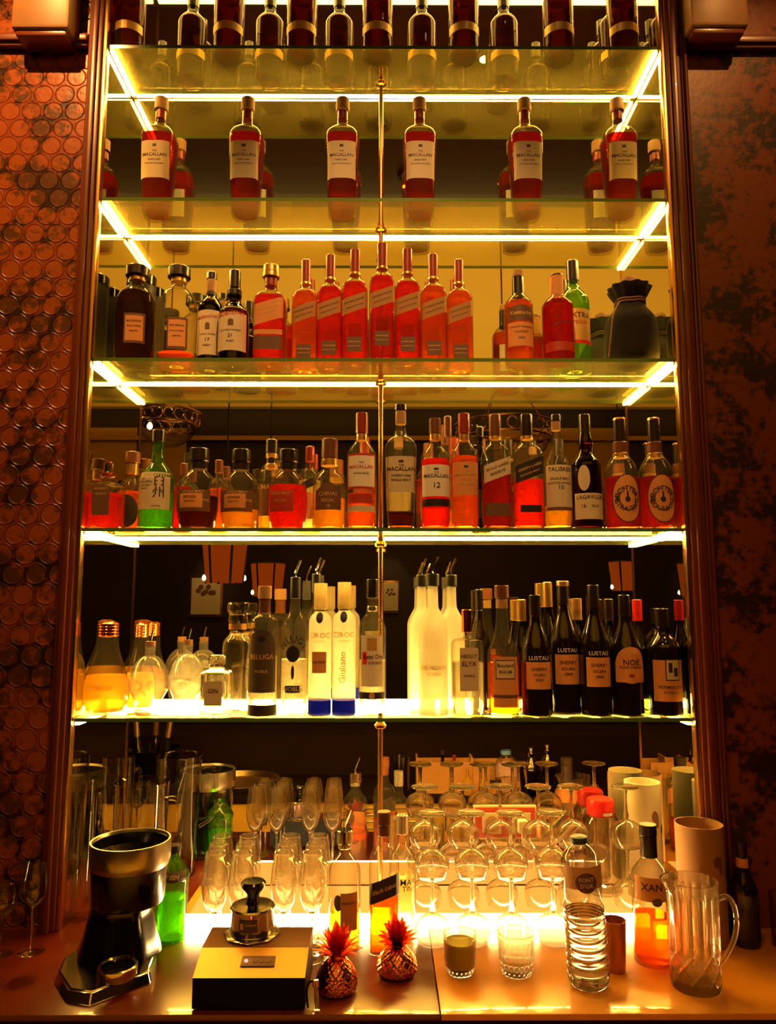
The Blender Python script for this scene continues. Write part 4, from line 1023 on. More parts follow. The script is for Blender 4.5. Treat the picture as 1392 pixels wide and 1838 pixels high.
for j, (Y, off) in enumerate([(-.158, 0), (-.097, 6), (-.036, 12)]):
    for i, px in enumerate([386, 434, 509, 560]):
        x = place_at(px+off, Y, TZ, .17)
        lb = '%s tulip glass in the %s row, standing upright behind the steel box' % (['leftmost', 'second from left', 'third from left', 'rightmost'][i], ['front', 'middle', 'back'][j])
        if first: proto.location = (x, Y, TZ); proto['label'] = lb; first = False
        else: dup(proto, (x, Y, TZ), label=lb)

# ---- coupes upside down in two tiers
def coupe():
    r = thing('goblet', 'x', 'goblet', (0, 0, 0), 0, 'goblets stacked upside down')
    # built inverted: rim at z=0
    out = [(.034, 0), (.039, .012), (.042, .026), (.040, .040), (.030, .053), (.014, .061), (.005, .064)]
    out = chaikin(out, 1)
    inn = [(r_-.0014, z-.0012 if z > .004 else z) for r_, z in out if r_ > .006][::-1]
    latheo('bowl', [(0, .0645)]+out[::-1]+[(.0328, 0)]+inn[::-1]+[(0, .0615)], M['stemglass'], r, seg=36, close=False)
    latheo('stem', [(0, .0636), (.006, .0645), (.0075, .072), (.005, .082), (.0042, .10), (.0042, .125), (.0062, .136), (0, .1375)], M['stemglass'], r, seg=16, close=False)
    latheo('foot', [(0, .1365), (.006, .1368), (.020, .1400), (.033, .1425), (.0345, .1435), (.0335, .1448), (0, .1448)], M['stemglass'], r, seg=36, close=False)
    return r
cp = coupe(); first = True
front = [(775, -.072), (846, -.070), (916, -.072), (990, -.068)]
back = [(762, .062), (830, .060), (898, .064), (967, .062), (1026, .062), (1124, .060)]
for row, lst, z0 in (('front', front, ZC+.0005), ('back', back, PZT)):
    for i, (px, Y) in enumerate(lst):
        x = place_at(px, Y, z0+.15, .03)
        for tier in (0, 1):
            lb = 'upside-down goblet, %s of the %s row, %s tier' % (ORD[i] if i else 'leftmost', row, ['lower', 'upper'][tier])
            if row == 'back' and i == 5: lb = 'upside-down goblet, rightmost of the back row, %s tier' % ['lower', 'upper'][tier]
            loc = (x, Y, z0+tier*.1458)
            if first: cp.location = loc; cp['label'] = lb; first = False
            else: dup(cp, loc, rz=random.uniform(0, 6), label=lb)

# ---- grinder / crusher with a big open cup, at the left
Y = -.165; gp = Vector((place_at(207, Y, ZC, .02), Y, ZC))
g = thing('ice_crusher', 'tall black bar machine with steel-rimmed open cup and chrome base, left end of the counter', 'bar machine', (gp.x, Y, ZC))
k = mpp(235, 1560, Y)
Hc = hgt(235, 1506, Y)            # rim height
Rc = 70*mpp(235, 1506, Y)
cxo = (place_at(235, Y, ZC, Hc)-gp.x)
zb = Hc-.046
latheo('cup_rim', [(Rc*.93, Hc-.060), (Rc*.985, zb), (Rc, zb+.006), (Rc*1.0, Hc-.008), (Rc*.985, Hc), (Rc*.95, Hc), (Rc*.93, Hc-.004), (Rc*.90, Hc-.060)], pbr('satin_silver_rim', (.60, .57, .54), .28, 1), g, seg=64, off=(cxo, 0, 0), close=False)
latheo('cup', [(0, Hc-.055), (Rc*.5, Hc-.062), (Rc*.90, Hc-.03), (Rc*.925, Hc-.007), (Rc*.945, Hc-.006), (Rc*.96, zb+.002), (Rc*.95, zb-.01), (Rc*.90, Hc-.125), (Rc*.86, Hc-.132), (0, Hc-.132)][::-1], M['black'], g, seg=64, off=(cxo, 0, 0), close=False)
zt = Hc-.130
def facet(th, z): return 1+.018*math.cos(8*th)
latheo('body', [(0, .022), (Rc*1.02, .022), (Rc*1.00, .035), (Rc*.90, .06), (Rc*.80, .10), (Rc*.74, zt-.01), (Rc*.76, zt-.002), (Rc*.70, zt), (0, zt)], M['black'], g, seg=64, flute=facet, off=(cxo*.4, 0, 0))
bm = bmesh.new()
outl = [(-.108, -.03), (-.085, .065), (.065, .07), (.100, -.02), (.112, -.10), (.018, -.192), (-.035, -.178), (-.092, -.10)]
sc = 1.0
vb = [bm.verts.new((x*sc, y*sc, .0)) for x, y in outl]; vt = [bm.verts.new((x*.93*sc, y*.93*sc, .022)) for x, y in outl]
for i in range(len(outl)):
    j = (i+1) % len(outl); bm.faces.new((vb[i], vb[j], vt[j], vt[i]))
bm.faces.new(vb); bm.faces.new(vt)
bmesh.ops.bevel(bm, geom=list(bm.edges), offset=.0035, segments=3, affect='EDGES')
link('base_plate', bm, M['chrome'], g)
# drip ring at the front right of the base
pr_ = onc(256, 1760)
latheo('spout_ring', [(.032, .0225), (.037, .0225), (.041, .030), (.040, .044), (.037, .046), (.033, .043)], M['chrome'], g, seg=48, off=(.046, -.118, 0), close=False)
latheo('spout_well', [(0, .0232), (.0325, .0232), (.0325, .036), (.0315, .036), (.031, .0242), (0, .0242)], M['blackmatte'], g, seg=40, off=(.046, -.118, 0), close=False)
bm = bmesh.new(); tube(bm, spline([(-.04, .02, .09), (-.055, -.02, .07), (-.06, -.045, .03)], 5), .004, 8); link('handle', bm, M['chrome'], g)

# ---- green gin bottle
def fl(n, a): return lambda th, z: 1+a*abs(math.sin(n*th/2))
P = onc(308, 1742); Y = -.056; H = hgt(314, 1516, Y)
r = thing('gin_bottle', 'fluted bright green gin bottle beside the black machine', 'bottle', (place_at(308, Y, ZC, .08), Y, ZC))
R = Rof(308, 1640, Y, 58)
pr = chaikin([(0, .003), (R*.88, 0), (R*.92, .004), (R*.98, .62*H), (R*1.03, .66*H), (R*1.0, .70*H), (R*.62, .80*H), (R*.38, .86*H), (R*.34, .93*H)], 2)
latheo('glass_body', pr, M['glass_green'], r, seg=64, flute=lambda th, z: 1-(.05*abs(math.sin(5*th)) if z < .64*H else 0))
latheo('liquid', [(0, .008), (R*.8, .008), (R*.86, .45*H), (0, .45*H)], LIQ['greenl'], r, seg=48)
latheo('cap', [(0, .92*H), (R*.42, .92*H), (R*.42, H-.001), (R*.40, H), (0, H)], M['cap_black'], r, seg=24)
label_obj('label', r, Body(pr, 2), H, [('patch', 0, .70, 2.4, .10, 'paper_grey', {}), ('text', 'DRY GIN', 0, .70, .04, 'ink_gold', {'maxw': 1.4})])

# ---- tall clear plastic pitchers behind the machine
def pitcher(px, Y, top, wpx, lab, z0=ZC):
    H = hgt(px, top, Y, z0); R = Rof(px, (top+1600)/2, Y, wpx)
    r = thing('clear_pitcher', lab, 'pitcher', (place_at(px, Y, z0, H*.7), Y, z0), 0, 'clear plastic pitchers')
    o_ = [(0, 0), (R*.80, 0), (R*.84, .006), (R*.97, H-.006), (R*1.0, H)]; i_ = [(R*.965, H), (R*.94, H-.006), (R*.81, .010), (0, .010)]
    latheo('jug_body', o_+i_, M['glass_stem'], r, seg=40, close=False)
    bm = bmesh.new(); tube(bm, spline([(R*.9, -R*.2, H*.88), (R*1.45, -R*.4, H*.86), (R*1.5, -R*.4, H*.5), (R*.88, -R*.2, H*.38)], 7), .006, 10); link('handle', bm, M['glass_stem'], r)
    return r
pitcher(252, .035, 1402, 100, 'tall clear plastic pitcher behind the black machine')
pitcher(152, .060, 1398, 40, 'narrow clear pitcher by the left edge of the niche')

# ---- steel box with sloping front
bx0 = onc(345, 1812); bx1 = onc(549, 1800)
r = thing('steel_warmer', 'low black and steel box with sloping front panel and red light', 'appliance', ((bx0.x+bx1.x)/2, -.372, ZC))
hw = (bx1.x-bx0.x)/2
bm = bmesh.new()
prof = [(0, .004), (0, .060), (.070, .086), (.165, .088), (.165, .004)]
vl = [bm.verts.new((-hw, y, z)) for y, z in prof]; vr = [bm.verts.new((hw, y, z)) for y, z in prof]
for i in range(5):
    j = (i+1) % 5; f = bm.faces.new((vl[i], vl[j], vr[j], vr[i])); f.material_index = 0 if i in (1,) else (2 if i == 2 else 1)
for fl_ in (bm.faces.new(vl[::-1]), bm.faces.new(vr)): fl_.material_index = 1
hm = pbr('dull_black_housing', (.003, .003, .003), .6); hm.node_tree.nodes['Principled BSDF'].inputs['Specular IOR Level'].default_value = .08
link('housing', bm, [pbr('amber_steel', (.62, .36, .09), .42, .8), hm, pbr('dark_walnut_top', (.20, .07, .025), .3, coat=.3)], r, smooth=False)
sl = math.atan2(.026, .070)
mt = Matrix.Translation((0, .036, .0740)) @ Matrix.Rotation(sl, 4, 'X')
bm = bmesh.new(); box(bm, -.034+.012, .034+.012, -.013, .013, 0, .0018, .0008)
bmesh.ops.transform(bm, matrix=mt, verts=bm.verts)
pn = link('control_panel', bm, M['cap_brown'], r)
for q in range(3):
    latheo('button', [(0, .0018), (.0052, .0018), (.0048, .0028), (0, .0030)], M['paper_brown'], pn, seg=16, off=(.0+.013*q+.006, 0, 0)).matrix_local = mt
latheo('indicator_light', [(0, .0018), (.0038, .0018), (.0034, .0032), (0, .0038)], emit('red_indicator', (1, .05, .04), 14), pn, seg=14, off=(-.012, 0, 0)).matrix_local = mt
for s in (-1, 1):
    for y in (.012, .15): latheo('foot', [(0, 0), (.006, 0), (.006, .0045), (0, .0045)], M['rubber'], r, seg=12, off=(s*(hw-.014), y, 0))
BXT = ZC+.0885
# chrome canister with knob on the box
cpn = onZ(452, 1676, BXT)
r2 = thing('chrome_tamper', 'round chrome pot with black knob standing on the steel box', 'pot', (cpn.x, cpn.y+.004, BXT))
Rk = Rof(452, 1650, cpn.y, 78)
latheo('flange', [(0, 0), (Rk*1.28, 0), (Rk*1.30, .002), (Rk*1.22, .004), (0, .004)], M['chrome'], r2, seg=8)
latheo('pot_body', [(0, .004), (Rk*.96, .004), (Rk, .007), (Rk*.98, .050), (Rk*1.03, .054), (Rk*.98, .057), (Rk*.5, .059), (0, .059)], M['chrome'], r2, seg=48)
latheo('knob', [(0, .058), (Rk*.32, .058), (Rk*.28, .066), (Rk*.30, .080), (Rk*.56, .095), (Rk*.58, .102), (Rk*.5, .106), (0, .107)], M['black'], r2, seg=36)
label_obj('label', r2, Body([(Rk*.98, 0), (Rk*.99, .06)], 2, Rk), .06, [('patch', -.05, .50, .85, .40, 'paper_grey', {}), ('patch', -.33, .50, .14, .20, 'ink_gold', {}), ('text', 'CAUTION HOT', .08, .55, .10, 'ink_gold', {'maxw': .5})])

# ---- three tall bottles in the middle
def cbot(px, py, top, w_, st, lb, **kk):
    P = onc(px, py); return bottle(px, P.y+kk.pop('dy', .03), ZC, top, w_, st, lb, **kk)
cbot(618, 1708, 1478, 58, 'vodka', 'clear bottle with bird label and pouring spout, behind the left copper pineapple', liq='gold', lvl=.30, dy=.02, labels=[('patch', -.35, .40, .55, .13, 'paper_brown', {'shape': 'ell'}), ('patch', .35, .33, 1.1, .30, 'paper_orange', {}), ('text', 'ORIGINAL', .35, .40, .03, 'ink', {'maxw': .9})],
     caps=[('neck_band', .80, .84, .42, 'cap_silver'), ('stopper', .84, .95, .50, 'chrome')], pourer=True, name='liqueur_bottle')
cbot(689, 1712, 1456, 54, 'square', 'square whisky bottle with black slanted label, behind the right copper pineapple', liq='amber', lvl=.38, dy=.02, labels=[('patch', 0, .47, 1.88, .15, 'paper_black', {'slope': .38}), ('text', 'Black Label', 0, .47, .05, 'ink_gold', {'slope': .38, 'maxw': 1.5})], caps=[('capsule', .82, .90, .40, 'cap_brown'), ('cap', .90, 1.0, .46, 'cap_brown')], name='whisky_bottle')
cbot(722, 1690, 1462, 48, 'vodka', 'clear vermouth bottle with black lettering, behind the black slanted label', liq='pale', lvl=.5, dy=.03, labels=[('text', 'MAR', .42, .47, .05, 'ink', {}), ('text', 'TINI', .42, .42, .06, 'ink', {'maxw': .9})], caps=[('neck_band', .84, 1.0, .44, 'cap_silver')], name='vermouth_bottle')

# ---- copper pineapple cups
def pineapple(px, py, w_, top, lab, dark=False):
    P = onc(px, py); Y = P.y+.025; R = Rof(px, py-40, Y, w_)
    H = hgt(px, top, Y)
    r = thing('copper_pineapple', lab, 'pineapple cup', (place_at(px, Y, ZC, .03), Y, ZC), 0, 'copper pineapple cups')
    hb = H*.52
    bm = bmesh.new(); prof = chaikin([(0, 0), (R*.80, 0), (R*.95, hb*.12), (R, hb*.30), (R*.88, hb*.62), (R*.55, hb*.90), (R*.40, hb), (0, hb)], 3)
    def dia(th, z):
        a = math.sin(9*th+z*260); b = math.sin(9*th-z*260); return 1+.035*(1-abs(a))*-1.2+.035*(1-abs(b))*-1.2
    lathe(bm, prof, seg=108, flute=dia); link('cup_body', bm, M['copper'], r)
    latheo('neck', [(0, hb*.98), (R*.30, hb*.98), (R*.26, hb*1.12), (R*.30, hb*1.25), (0, hb*1.25)], M['copper'] if not dark else M['black'], r, seg=20)
    rnd = random.Random(px)
    for ring, (n, ln, sp, z0) in enumerate([(11, .75, 1.05, hb*1.02), (10, .95, .75, hb*1.10), (8, 1.05, .42, hb*1.16), (5, 1.05, .14, hb*1.2)]):
        for q in range(n):
            a = 2*PI*(q+.5*(ring % 2))/n+rnd.uniform(-.1, .1); L = (H-hb)*ln*rnd.uniform(.85, 1.08); wd = R*.24
            bm = bmesh.new(); rows = []
            for i in range(7):
                t = i/6; out = R*.22+L*sp*(t**1.15)*.95; zz = z0+L*(1-sp*.42)*(t-.30*sp*t*t)
                ww = wd*math.sin(PI*min(1, .22+t*.78))**.8*(1-t*.25)
                c = Vector((math.cos(a)*out, math.sin(a)*out, zz)); sd = Vector((-math.sin(a), math.cos(a), 0))*ww
                rows.append([bm.verts.new(c-sd+Vector((0, 0, ww*.35))), bm.verts.new(c), bm.verts.new(c+sd+Vector((0, 0, ww*.35)))])
            for p_, q_ in zip(rows[:-1], rows[1:]):
                bm.faces.new((p_[0], p_[1], q_[1], q_[0])); bm.faces.new((p_[1], p_[2], q_[2], q_[1]))
            bmesh.ops.solidify(bm, geom=list(bm.faces), thickness=.0008)
            link('leaf', bm, M['copper'], r)
    return r
pineapple(604, 1790, 78, 1662, 'copper pineapple cup with spiky leaves, beside the steel box')
pineapple(712, 1758, 76, 1652, 'dark copper pineapple cup with spiky leaves, right of the other pineapple', True)

# ---- gas torch tip at the counter front
tp = onc(566, 1800)
r = thing('bar_torch', 'slim metal bar tool leaning at the right corner of the steel box', 'bar tool', (tp.x+.002, -.365, ZC))
bm = bmesh.new(); tube(bm, [(.004, -.008, .0045), (0, .004, .040)], .0042, 12); link('tube', bm, M['steel'], r)
bm = bmesh.new(); tube(bm, [(0, .0036, .039), (-.001, .006, .050)], .0062, 12); link('collar', bm, M['brass'], r)
bm = bmesh.new(); tube(bm, spline([(-.004, .006, .048), (-.012, .006, .046), (-.018, .004, .030), (-.014, -.004, .004)], 5), .0022, 8); link('handle', bm, M['black'], r)

# ---- tumblers
def dens(p, n=60):
    out = []
    L = [0]
    for a, b in zip(p[:-1], p[1:]): L.append(L[-1]+math.hypot(b[0]-a[0], b[1]-a[1]))
    for i in range(n+1):
        t = L[-1]*i/n
        for j in range(len(p)-1):
            if t <= L[j+1]+1e-9: break
        f = (t-L[j])/max(1e-9, L[j+1]-L[j]); out.append((p[j][0]+(p[j+1][0]-p[j][0])*f, p[j][1]+(p[j+1][1]-p[j][1])*f))
    return out
def tumbler(px, py, top, w_, lab, fill=None, cut=True):
    P = onc(px, py); R = Rof(px, py-40, P.y, w_); Y = P.y+R*.9; H = hgt(px, top+6, Y)
    r = thing('crystal_tumbler', lab, 'tumbler', (place_at(px, Y, ZC, .04), Y, ZC))
    def cutf(th, z):
        if z > H*.92: return 1
        if z > H*.34: return 1-.035*abs(math.sin(10*th))
        return 1-.045*abs(math.sin(10*th+z*230))-.045*abs(math.sin(10*th-z*230))
    o_ = [(0, 0), (R*.74, 0), (R*.86, .004), (R*.92, H*.12), (R*.96, H*.22), (R*.98, H*.34), (R*.98, H*.7), (R*1.0, H*.93), (R*1.0, H)]
    i_ = [(R*.95, H), (R*.91, H*.7), (R*.86, H*.2), (R*.6, H*.13), (0, H*.12)]
    bm = bmesh.new(); lathe(bm, dens(o_, 54), seg=120, flute=cutf if cut else None, close=False); lathe(bm, [(R*1.0, H), (R*.95, H)], seg=120, close=False)
    lathe(bm, i_, seg=120, close=False); bmesh.ops.remove_doubles(bm, verts=bm.verts, dist=.00005)
    link('glass_body', bm, M['crystal'], r)
    if fill: latheo('drink', [(0, H*.125), (R*.58, H*.135), (R*.85, H*.21), (R*.885, H*.62), (R*.88, H*.80), (0, H*.80)], fill, r, seg=40)
    return r
tumbler(825, 1759, 1668, 60, 'small ridged tumbler of murky green drink on the bright counter', M['green_liquid'])
tumbler(926, 1762, 1666, 66, 'small empty cut-crystal tumbler right of the green drink')

# ---- plastic water bottle
P = onc(1052, 1786); R = Rof(1052, 1700, P.y, 76); Y = P.y+R*.9; H = hgt(1044, 1500, Y)
r = thing('water_bottle', 'half-full plastic water bottle with blue cap at the counter front', 'bottle', (place_at(1055, Y, ZC, .08), Y, ZC)); r.rotation_euler = (0, -.045, 0)
pr = [(0, .006), (R*.55, 0), (R*.85, .002), (R*.96, .012)]
z = .02
while z < .52*H: pr += [(R*1.0, z), (R*1.0, z+.006), (R*.93, z+.0095), (R*1.0, z+.013)]; z += .0175
pr += [(R*.93, .55*H), (R*.90, .60*H), (R*.95, .63*H), (R*.97, .80*H), (R*.90, .86*H), (R*.60, .92*H), (R*.36, .945*H), (R*.34, .97*H)]
pr2 = chaikin(pr, 1)
bm = bmesh.new(); lathe(bm, pr2, seg=56, flute=lambda th, z: 1-(.03*abs(math.sin(2.5*th)) if z < .012 else .012*math.sin(3*th+z*140)), close=False)
link('plastic_body', bm, thin('clear_plastic', (.93, .93, .95), .10, edge=(.40, .38, .36)), r)
latheo('water', [(0, .008)]+[(a-.0015, b) for a, b in pr2 if .008 < b < .50*H]+[(R*.93, .50*H), (0, .50*H)], refr('water', (.93, .92, .90)), r, seg=48)
latheo('cap', [(0, .955*H), (R*.40, .955*H), (R*.42, .965*H), (R*.41, H-.001), (R*.38, H), (0, H)], M['cap_blue'], r, seg=28)
label_obj('label', r, Body([(R*.96, 0), (R*.96, H)], 2, R), H, [('patch', 0, .755, 2.3, .15, 'paper_pink', {}), ('patch', 0, .725, 1.05, .135, 'paper_brown', {'shape': 'ell'}), ('text', 'FONT', 0, .745, .040, 'ink_white', {'maxw': .7}), ('text', "D'OR", 0, .705, .040, 'ink_white', {'maxw': .6})])

# ---- copper cup
P = onc(1103, 1752); R = Rof(1103, 1700, P.y, 42); Y = P.y+R
r = tag(latheo('copper_cup', [(0, 0), (R*.80, 0), (R*.82, .002), (R*1.02, hgt(1103, 1650, Y)), (R*.97, hgt(1103, 1650, Y)), (R*.78, .006), (0, .006)], pbr('brown_copper', (.45, .16, .07), .35, .7), None, seg=40, close=False), 'brown copper cup half hidden behind the water bottle', 'cup')
r.location = (place_at(1103, Y, ZC, .05), Y, ZC)

# ---- liqueur bottle with Xante label
P = onc(1166, 1738)
bottle(1168, P.y+.030, ZC, 1479, 66, 'vodka', 'pear liqueur bottle with dark neck capsule, behind the crystal jug', liq='amber', lvl=.34,
       labels=[('patch', 0, .56, 2.4, .17, 'paper_orange', {}), ('text', 'XANTE', .05, .575, .075, 'ink', {'maxw': 1.7}), ('patch', 0, .475, .55, .06, 'paper_brown', {'shape': 'ell'})], caps=[('capsule', .76, .92, .46, 'cap_black'), ('cap', .92, 1.0, .48, 'cap_black')], name='liqueur_bottle')

# ---- crystal jug
P = onc(1243, 1792); R = Rof(1243, 1690, P.y, 96); Y = P.y+R*.85; H = hgt(1235, 1578, Y)
r = thing('crystal_jug', 'large cut-crystal jug with handle at the right front of the counter', 'jug', (place_at(1245, Y, ZC, .08), Y, ZC))
def jcut(th, z):
    if z < .012: return 1-.02*abs(math.sin(12*th))
    if z < H*.36: return 1-.05*(max(0, 1-4*abs(math.sin(4*th+z*60)))+max(0, 1-4*abs(math.sin(4*th-z*60))))
    if z < H*.90: return 1-.045*abs(math.sin(8*th))
    # pouring lip on the left
    d = math.cos(th+PI/2); return 1+.22*max(0, d)**6*((z/H-.90)/.10)
o_ = [(0, 0), (R*.88, 0), (R*.92, .004)]+[(R*(.92+.06*t/20), .006+(H-.006)*t/20) for t in range(1, 21)]
bm = bmesh.new(); lathe(bm, dens(o_, 80), seg=128, flute=jcut, close=False)
i_ = [(R*(.92+.05*t/12)*.93, H*(.10+.90*t/12)) for t in range(12, -1, -1)]
lathe(bm, [(R*.98, H)]+i_+[(0, H*.085)], seg=128, flute=lambda th, z: jcut(th, z) if z > H*.9 else 1, close=False)
bmesh.ops.remove_doubles(bm, verts=bm.verts, dist=.00005)
link('jug_body', bm, M['crystal'], r)
bm = bmesh.new(); tube(bm, spline([(R*.90, 0, H*.80), (R*1.35, -.004, H*.84), (R*1.62, -.006, H*.70), (R*1.55, -.006, H*.48), (R*1.15, -.002, H*.27), (R*.93, 0, H*.22)], 8), .0052, 12)
link('handle', bm, M['crystal'], r)

# ---- cardboard tubes
def ctube(px, Y, top, w_, lab, z0=ZC, m='paper'):
    H = hgt(px, top, Y, z0); R = Rof(px, top, Y, w_)
    r = thing('paper_tube', lab, 'paper tube', (place_at(px, Y, z0, H*.9), Y, z0), 0, 'paper tubes')
    latheo('tube_wall', [(R, 0), (R, H), (R*.965, H), (R*.965, .003), (0, .003), (0, 0)], M[m], r, seg=48, close=False)
    bd = Body([(R, 0), (R, H)], 2, R)
    label_obj('print', r, bd, H, [('patch', .35, .72, .40, .10, 'paper_brown', {'shape': 'ell'}), ('patch', .50, .68, .22, .14, 'paper_brown', {'shape': 'ell'}), ('patch', .95, .60, .35, .08, 'paper_brown', {'shape': 'ell'})])
    return r
ctube(1254, -.068, 1477, 82, 'tall tan paper tube standing behind the crystal jug', m='tube_tan')
ctube(1152, .135, 1402, 62, 'tall cream paper tube against the mirror, right of the red-lidded jar', PZT)

# ---- jar with red lid, cable, wall socket
Yj = .155; Hj = hgt(1075, 1452, Yj, PZT)
# jar stands where the back goblets leave room
r = thing('red_lidded_jar', 'glass jar with bright red lid holding the power cable, against the mirror', 'jar', (place_at(1078, Yj, PZT, Hj*.8), Yj, PZT))
R = Rof(1075, 1480, Yj, 66)
latheo('jar_body', [(0, 0), (R*.9, 0), (R, .006), (R, Hj*.86), (R*.8, Hj*.92), (R*.8, Hj*.95), (R*.76, Hj*.95), (R*.76, Hj*.92), (R*.94, Hj*.85), (R*.94, .01), (0, .008)], M['glass_stem'], r, seg=40, close=False)
latheo('lid', [(0, Hj*.93), (R*.70, Hj*.93), (R*.72, Hj*.95), (R*.72, Hj*1.10), (R*.66, Hj*1.13), (0, Hj*1.13)], M['cap_bright_red'], r, seg=40, flute=lambda th, z: 1+.02*math.cos(20*th))
label_obj('tag', r, Body([(R*.72, 0), (R*.72, Hj*2)], 2, R*.72), Hj, [('patch', .3, .97, .8, .035, 'paper_white', {})])
a = onY(849, 1446, MY-.006); b = onY(963, 1505, MY-.006)
r = thing('wall_socket', 'red wall socket plate with pale frame and one round outlet', 'socket', ((a.x+b.x)/2, MY-.001, (a.z+b.z)/2))
hw, hh = (b.x-a.x)/2, (a.z-b.z)/2
boxo('frame', -hw, hw, -.009, 0, -hh, hh, M['paper'], r, .0015)
boxo('plate', -hw+.004, hw-.004, -.012, -.0085, -hh+.004, hh-.004, M['cap_bright_red'] if False else pbr('terracotta_plate', (.55, .07, .02), .4), r, .001)
for s, nm in ((-.43, 'outlet'), (.50, 'outlet')):
    o = boxo(nm, hw*s-.026+.0, hw*s+.026, -.0145, -.0115, -.026, .026, M['paper'], r, .001)
    bm = bmesh.new(); lathe(bm, [(0, 0), (.020, 0), (.020, .003), (.018, .0035), (0, .0035)], seg=32, mat=Matrix.Translation((hw*s, -.0143, 0)) @ Matrix.Rotation(PI/2, 4, 'X'))
    link('socket_face', bm, M['cap_cork'], o)
    for q in (-1, 1):
        bm = bmesh.new(); lathe(bm, [(0, 0), (.0022, 0), (.0022, .001), (0, .001)], seg=12, mat=Matrix.Translation((hw*s+q*.008, -.0176, 0)) @ Matrix.Rotation(PI/2, 4, 'X')); link('pin_hole', bm, M['ink'], o)
# plug and cable
px_ = (a.x+b.x)/2+hw*.50; pz_ = (a.z+b.z)/2
r = thing('power_cable', 'pale flat cable looping from the socket plug up to the red-lidded jar', 'cable', (px_, MY-.020, pz_))
bm = bmesh.new(); box(bm, -.013, .013, -.030, -.0005, -.020, .014, .005); link('plug', bm, M['paper'], r)
pts = [(0, -.018, -.018), (.004, -.020, -.045), (.03, -.020, -.062), (.07, -.024, -.052), (.115, -.028, -.012), (.140, -.030, .014)]
bm = bmesh.new(); tube(bm, spline(pts, 8), .0055, 10); link('cable', bm, M['paper'], r)
bm = bmesh.new(); tube(bm, spline([(x+.010, y+.004, z-.014) for x, y, z in pts[1:]], 8), .0030, 8); link('thin_cable', bm, M['paper'], r)

# ---- small tulip-shaped glasses on the side counter
def flute_glass(px, py, top, w_, lab):
    z0 = ZC+.0455; P = onZ(px, py, z0); R = Rof(px, 1620, P.y, w_); Y = P.y+.01; H = hgt(px, top, Y, z0)
    r = thing('stemmed_glass', lab, 'wine glass', (place_at(px, Y, z0, H*.7), Y, z0), 0, 'stemmed glasses on the side counter')
    o_ = chaikin([(0, H*.50), (R*.35, H*.515), (R*.85, H*.60), (R*1.0, H*.70), (R*.92, H*.85), (R*.72, H)], 2); i_ = [(max(0, a-.001), b+(.001 if a < R*.8 else 0)) for a, b in o_][::-1]
    latheo('bowl', o_+i_, M['glass_stem'], r, seg=32, close=False)
    latheo('stem', [(0, .003), (.004, .006), (.0025, .02), (.0025, H*.44), (.005, H*.50), (0, H*.508)], M['glass_real'], r, seg=12, close=False)
    latheo('foot', [(0, 0), (R*1.05, 0), (R*1.05, .001), (.004, .006), (0, .0065)], M['glass_real'], r, seg=32, close=False)
flute_glass(62, 1712, 1548, 44, 'small stemmed glass on the dark side counter, nearer the niche')
flute_glass(4, 1716, 1585, 46, 'small stemmed glass cut off by the left edge of the photo')

# ---- dark bottles and tumbler at the far right
rr_ = onc(1335, 1705)
bottle(1335, rr_.y+.03, ZC, 1512, 50, 'wine', 'dark wine bottle in shadow at the right, with orange neck label', glass='glass_black', liq=None, caps=[('capsule', .86, 1.0, .40, 'cap_black'), ('neck_band', .74, .85, .42, 'paper_orange')], name='wine_bottle')
o = tag(boxo('side_counter', cR+.002, 1.9, cF-.30, -.035, ZC-.035, ZC, M['darkwood'], None, .003), 'dark side counter at the far right, in shadow', 'counter')
P = onc(1384, 1700); R = .034; Y = P.y
r = thing('whisky_tumbler', 'plain glass tumbler at the far right edge in shadow', 'tumbler', (place_at(1388, Y, ZC, .06)+.03, Y, ZC+.0005))
latheo('glass_body', [(0, 0), (R*.9, 0), (R, .004), (R*1.06, .115), (R*1.02, .115), (R*.94, .012), (0, .011)], M['glass_stem'], r, seg=40, close=False)

# ================================================================== THE ROOM SEEN IN THE MIRROR (behind and below the camera)
WZ = .903
def mz(px, py, z=WZ): return mir(onZ(px, py, z))
def mpv(px, py, z=WZ):                        # metres per pixel at that mirrored spot
    d = ray(px, py); return ((z-CAM.z)/d.z)/FPX
tag(boxo('work_station', -1.5, 1.6, -1.27, -.87, WZ-.03, WZ, M['darkwood'], None, .003), 'dark worktop of the front bar, seen in the mirror behind the goblets', 'counter')
tag(boxo('station_front', -1.5, 1.6, -1.25, -.885, .10, WZ-.031, pbr('yellow_lit_steel_front', (.80, .46, .08), .5)), 'yellow-lit front below the front bar worktop, seen in the mirror', 'cabinet')  # steel front; the yellow light falling on it is put into its colour
tag(boxo('bar_ledge', -1.7, 1.8, -1.62, -1.272, 0, 1.08, M['darkwood'], None, .004), 'raised dark ledge of the front bar, seen in the mirror', 'bar')
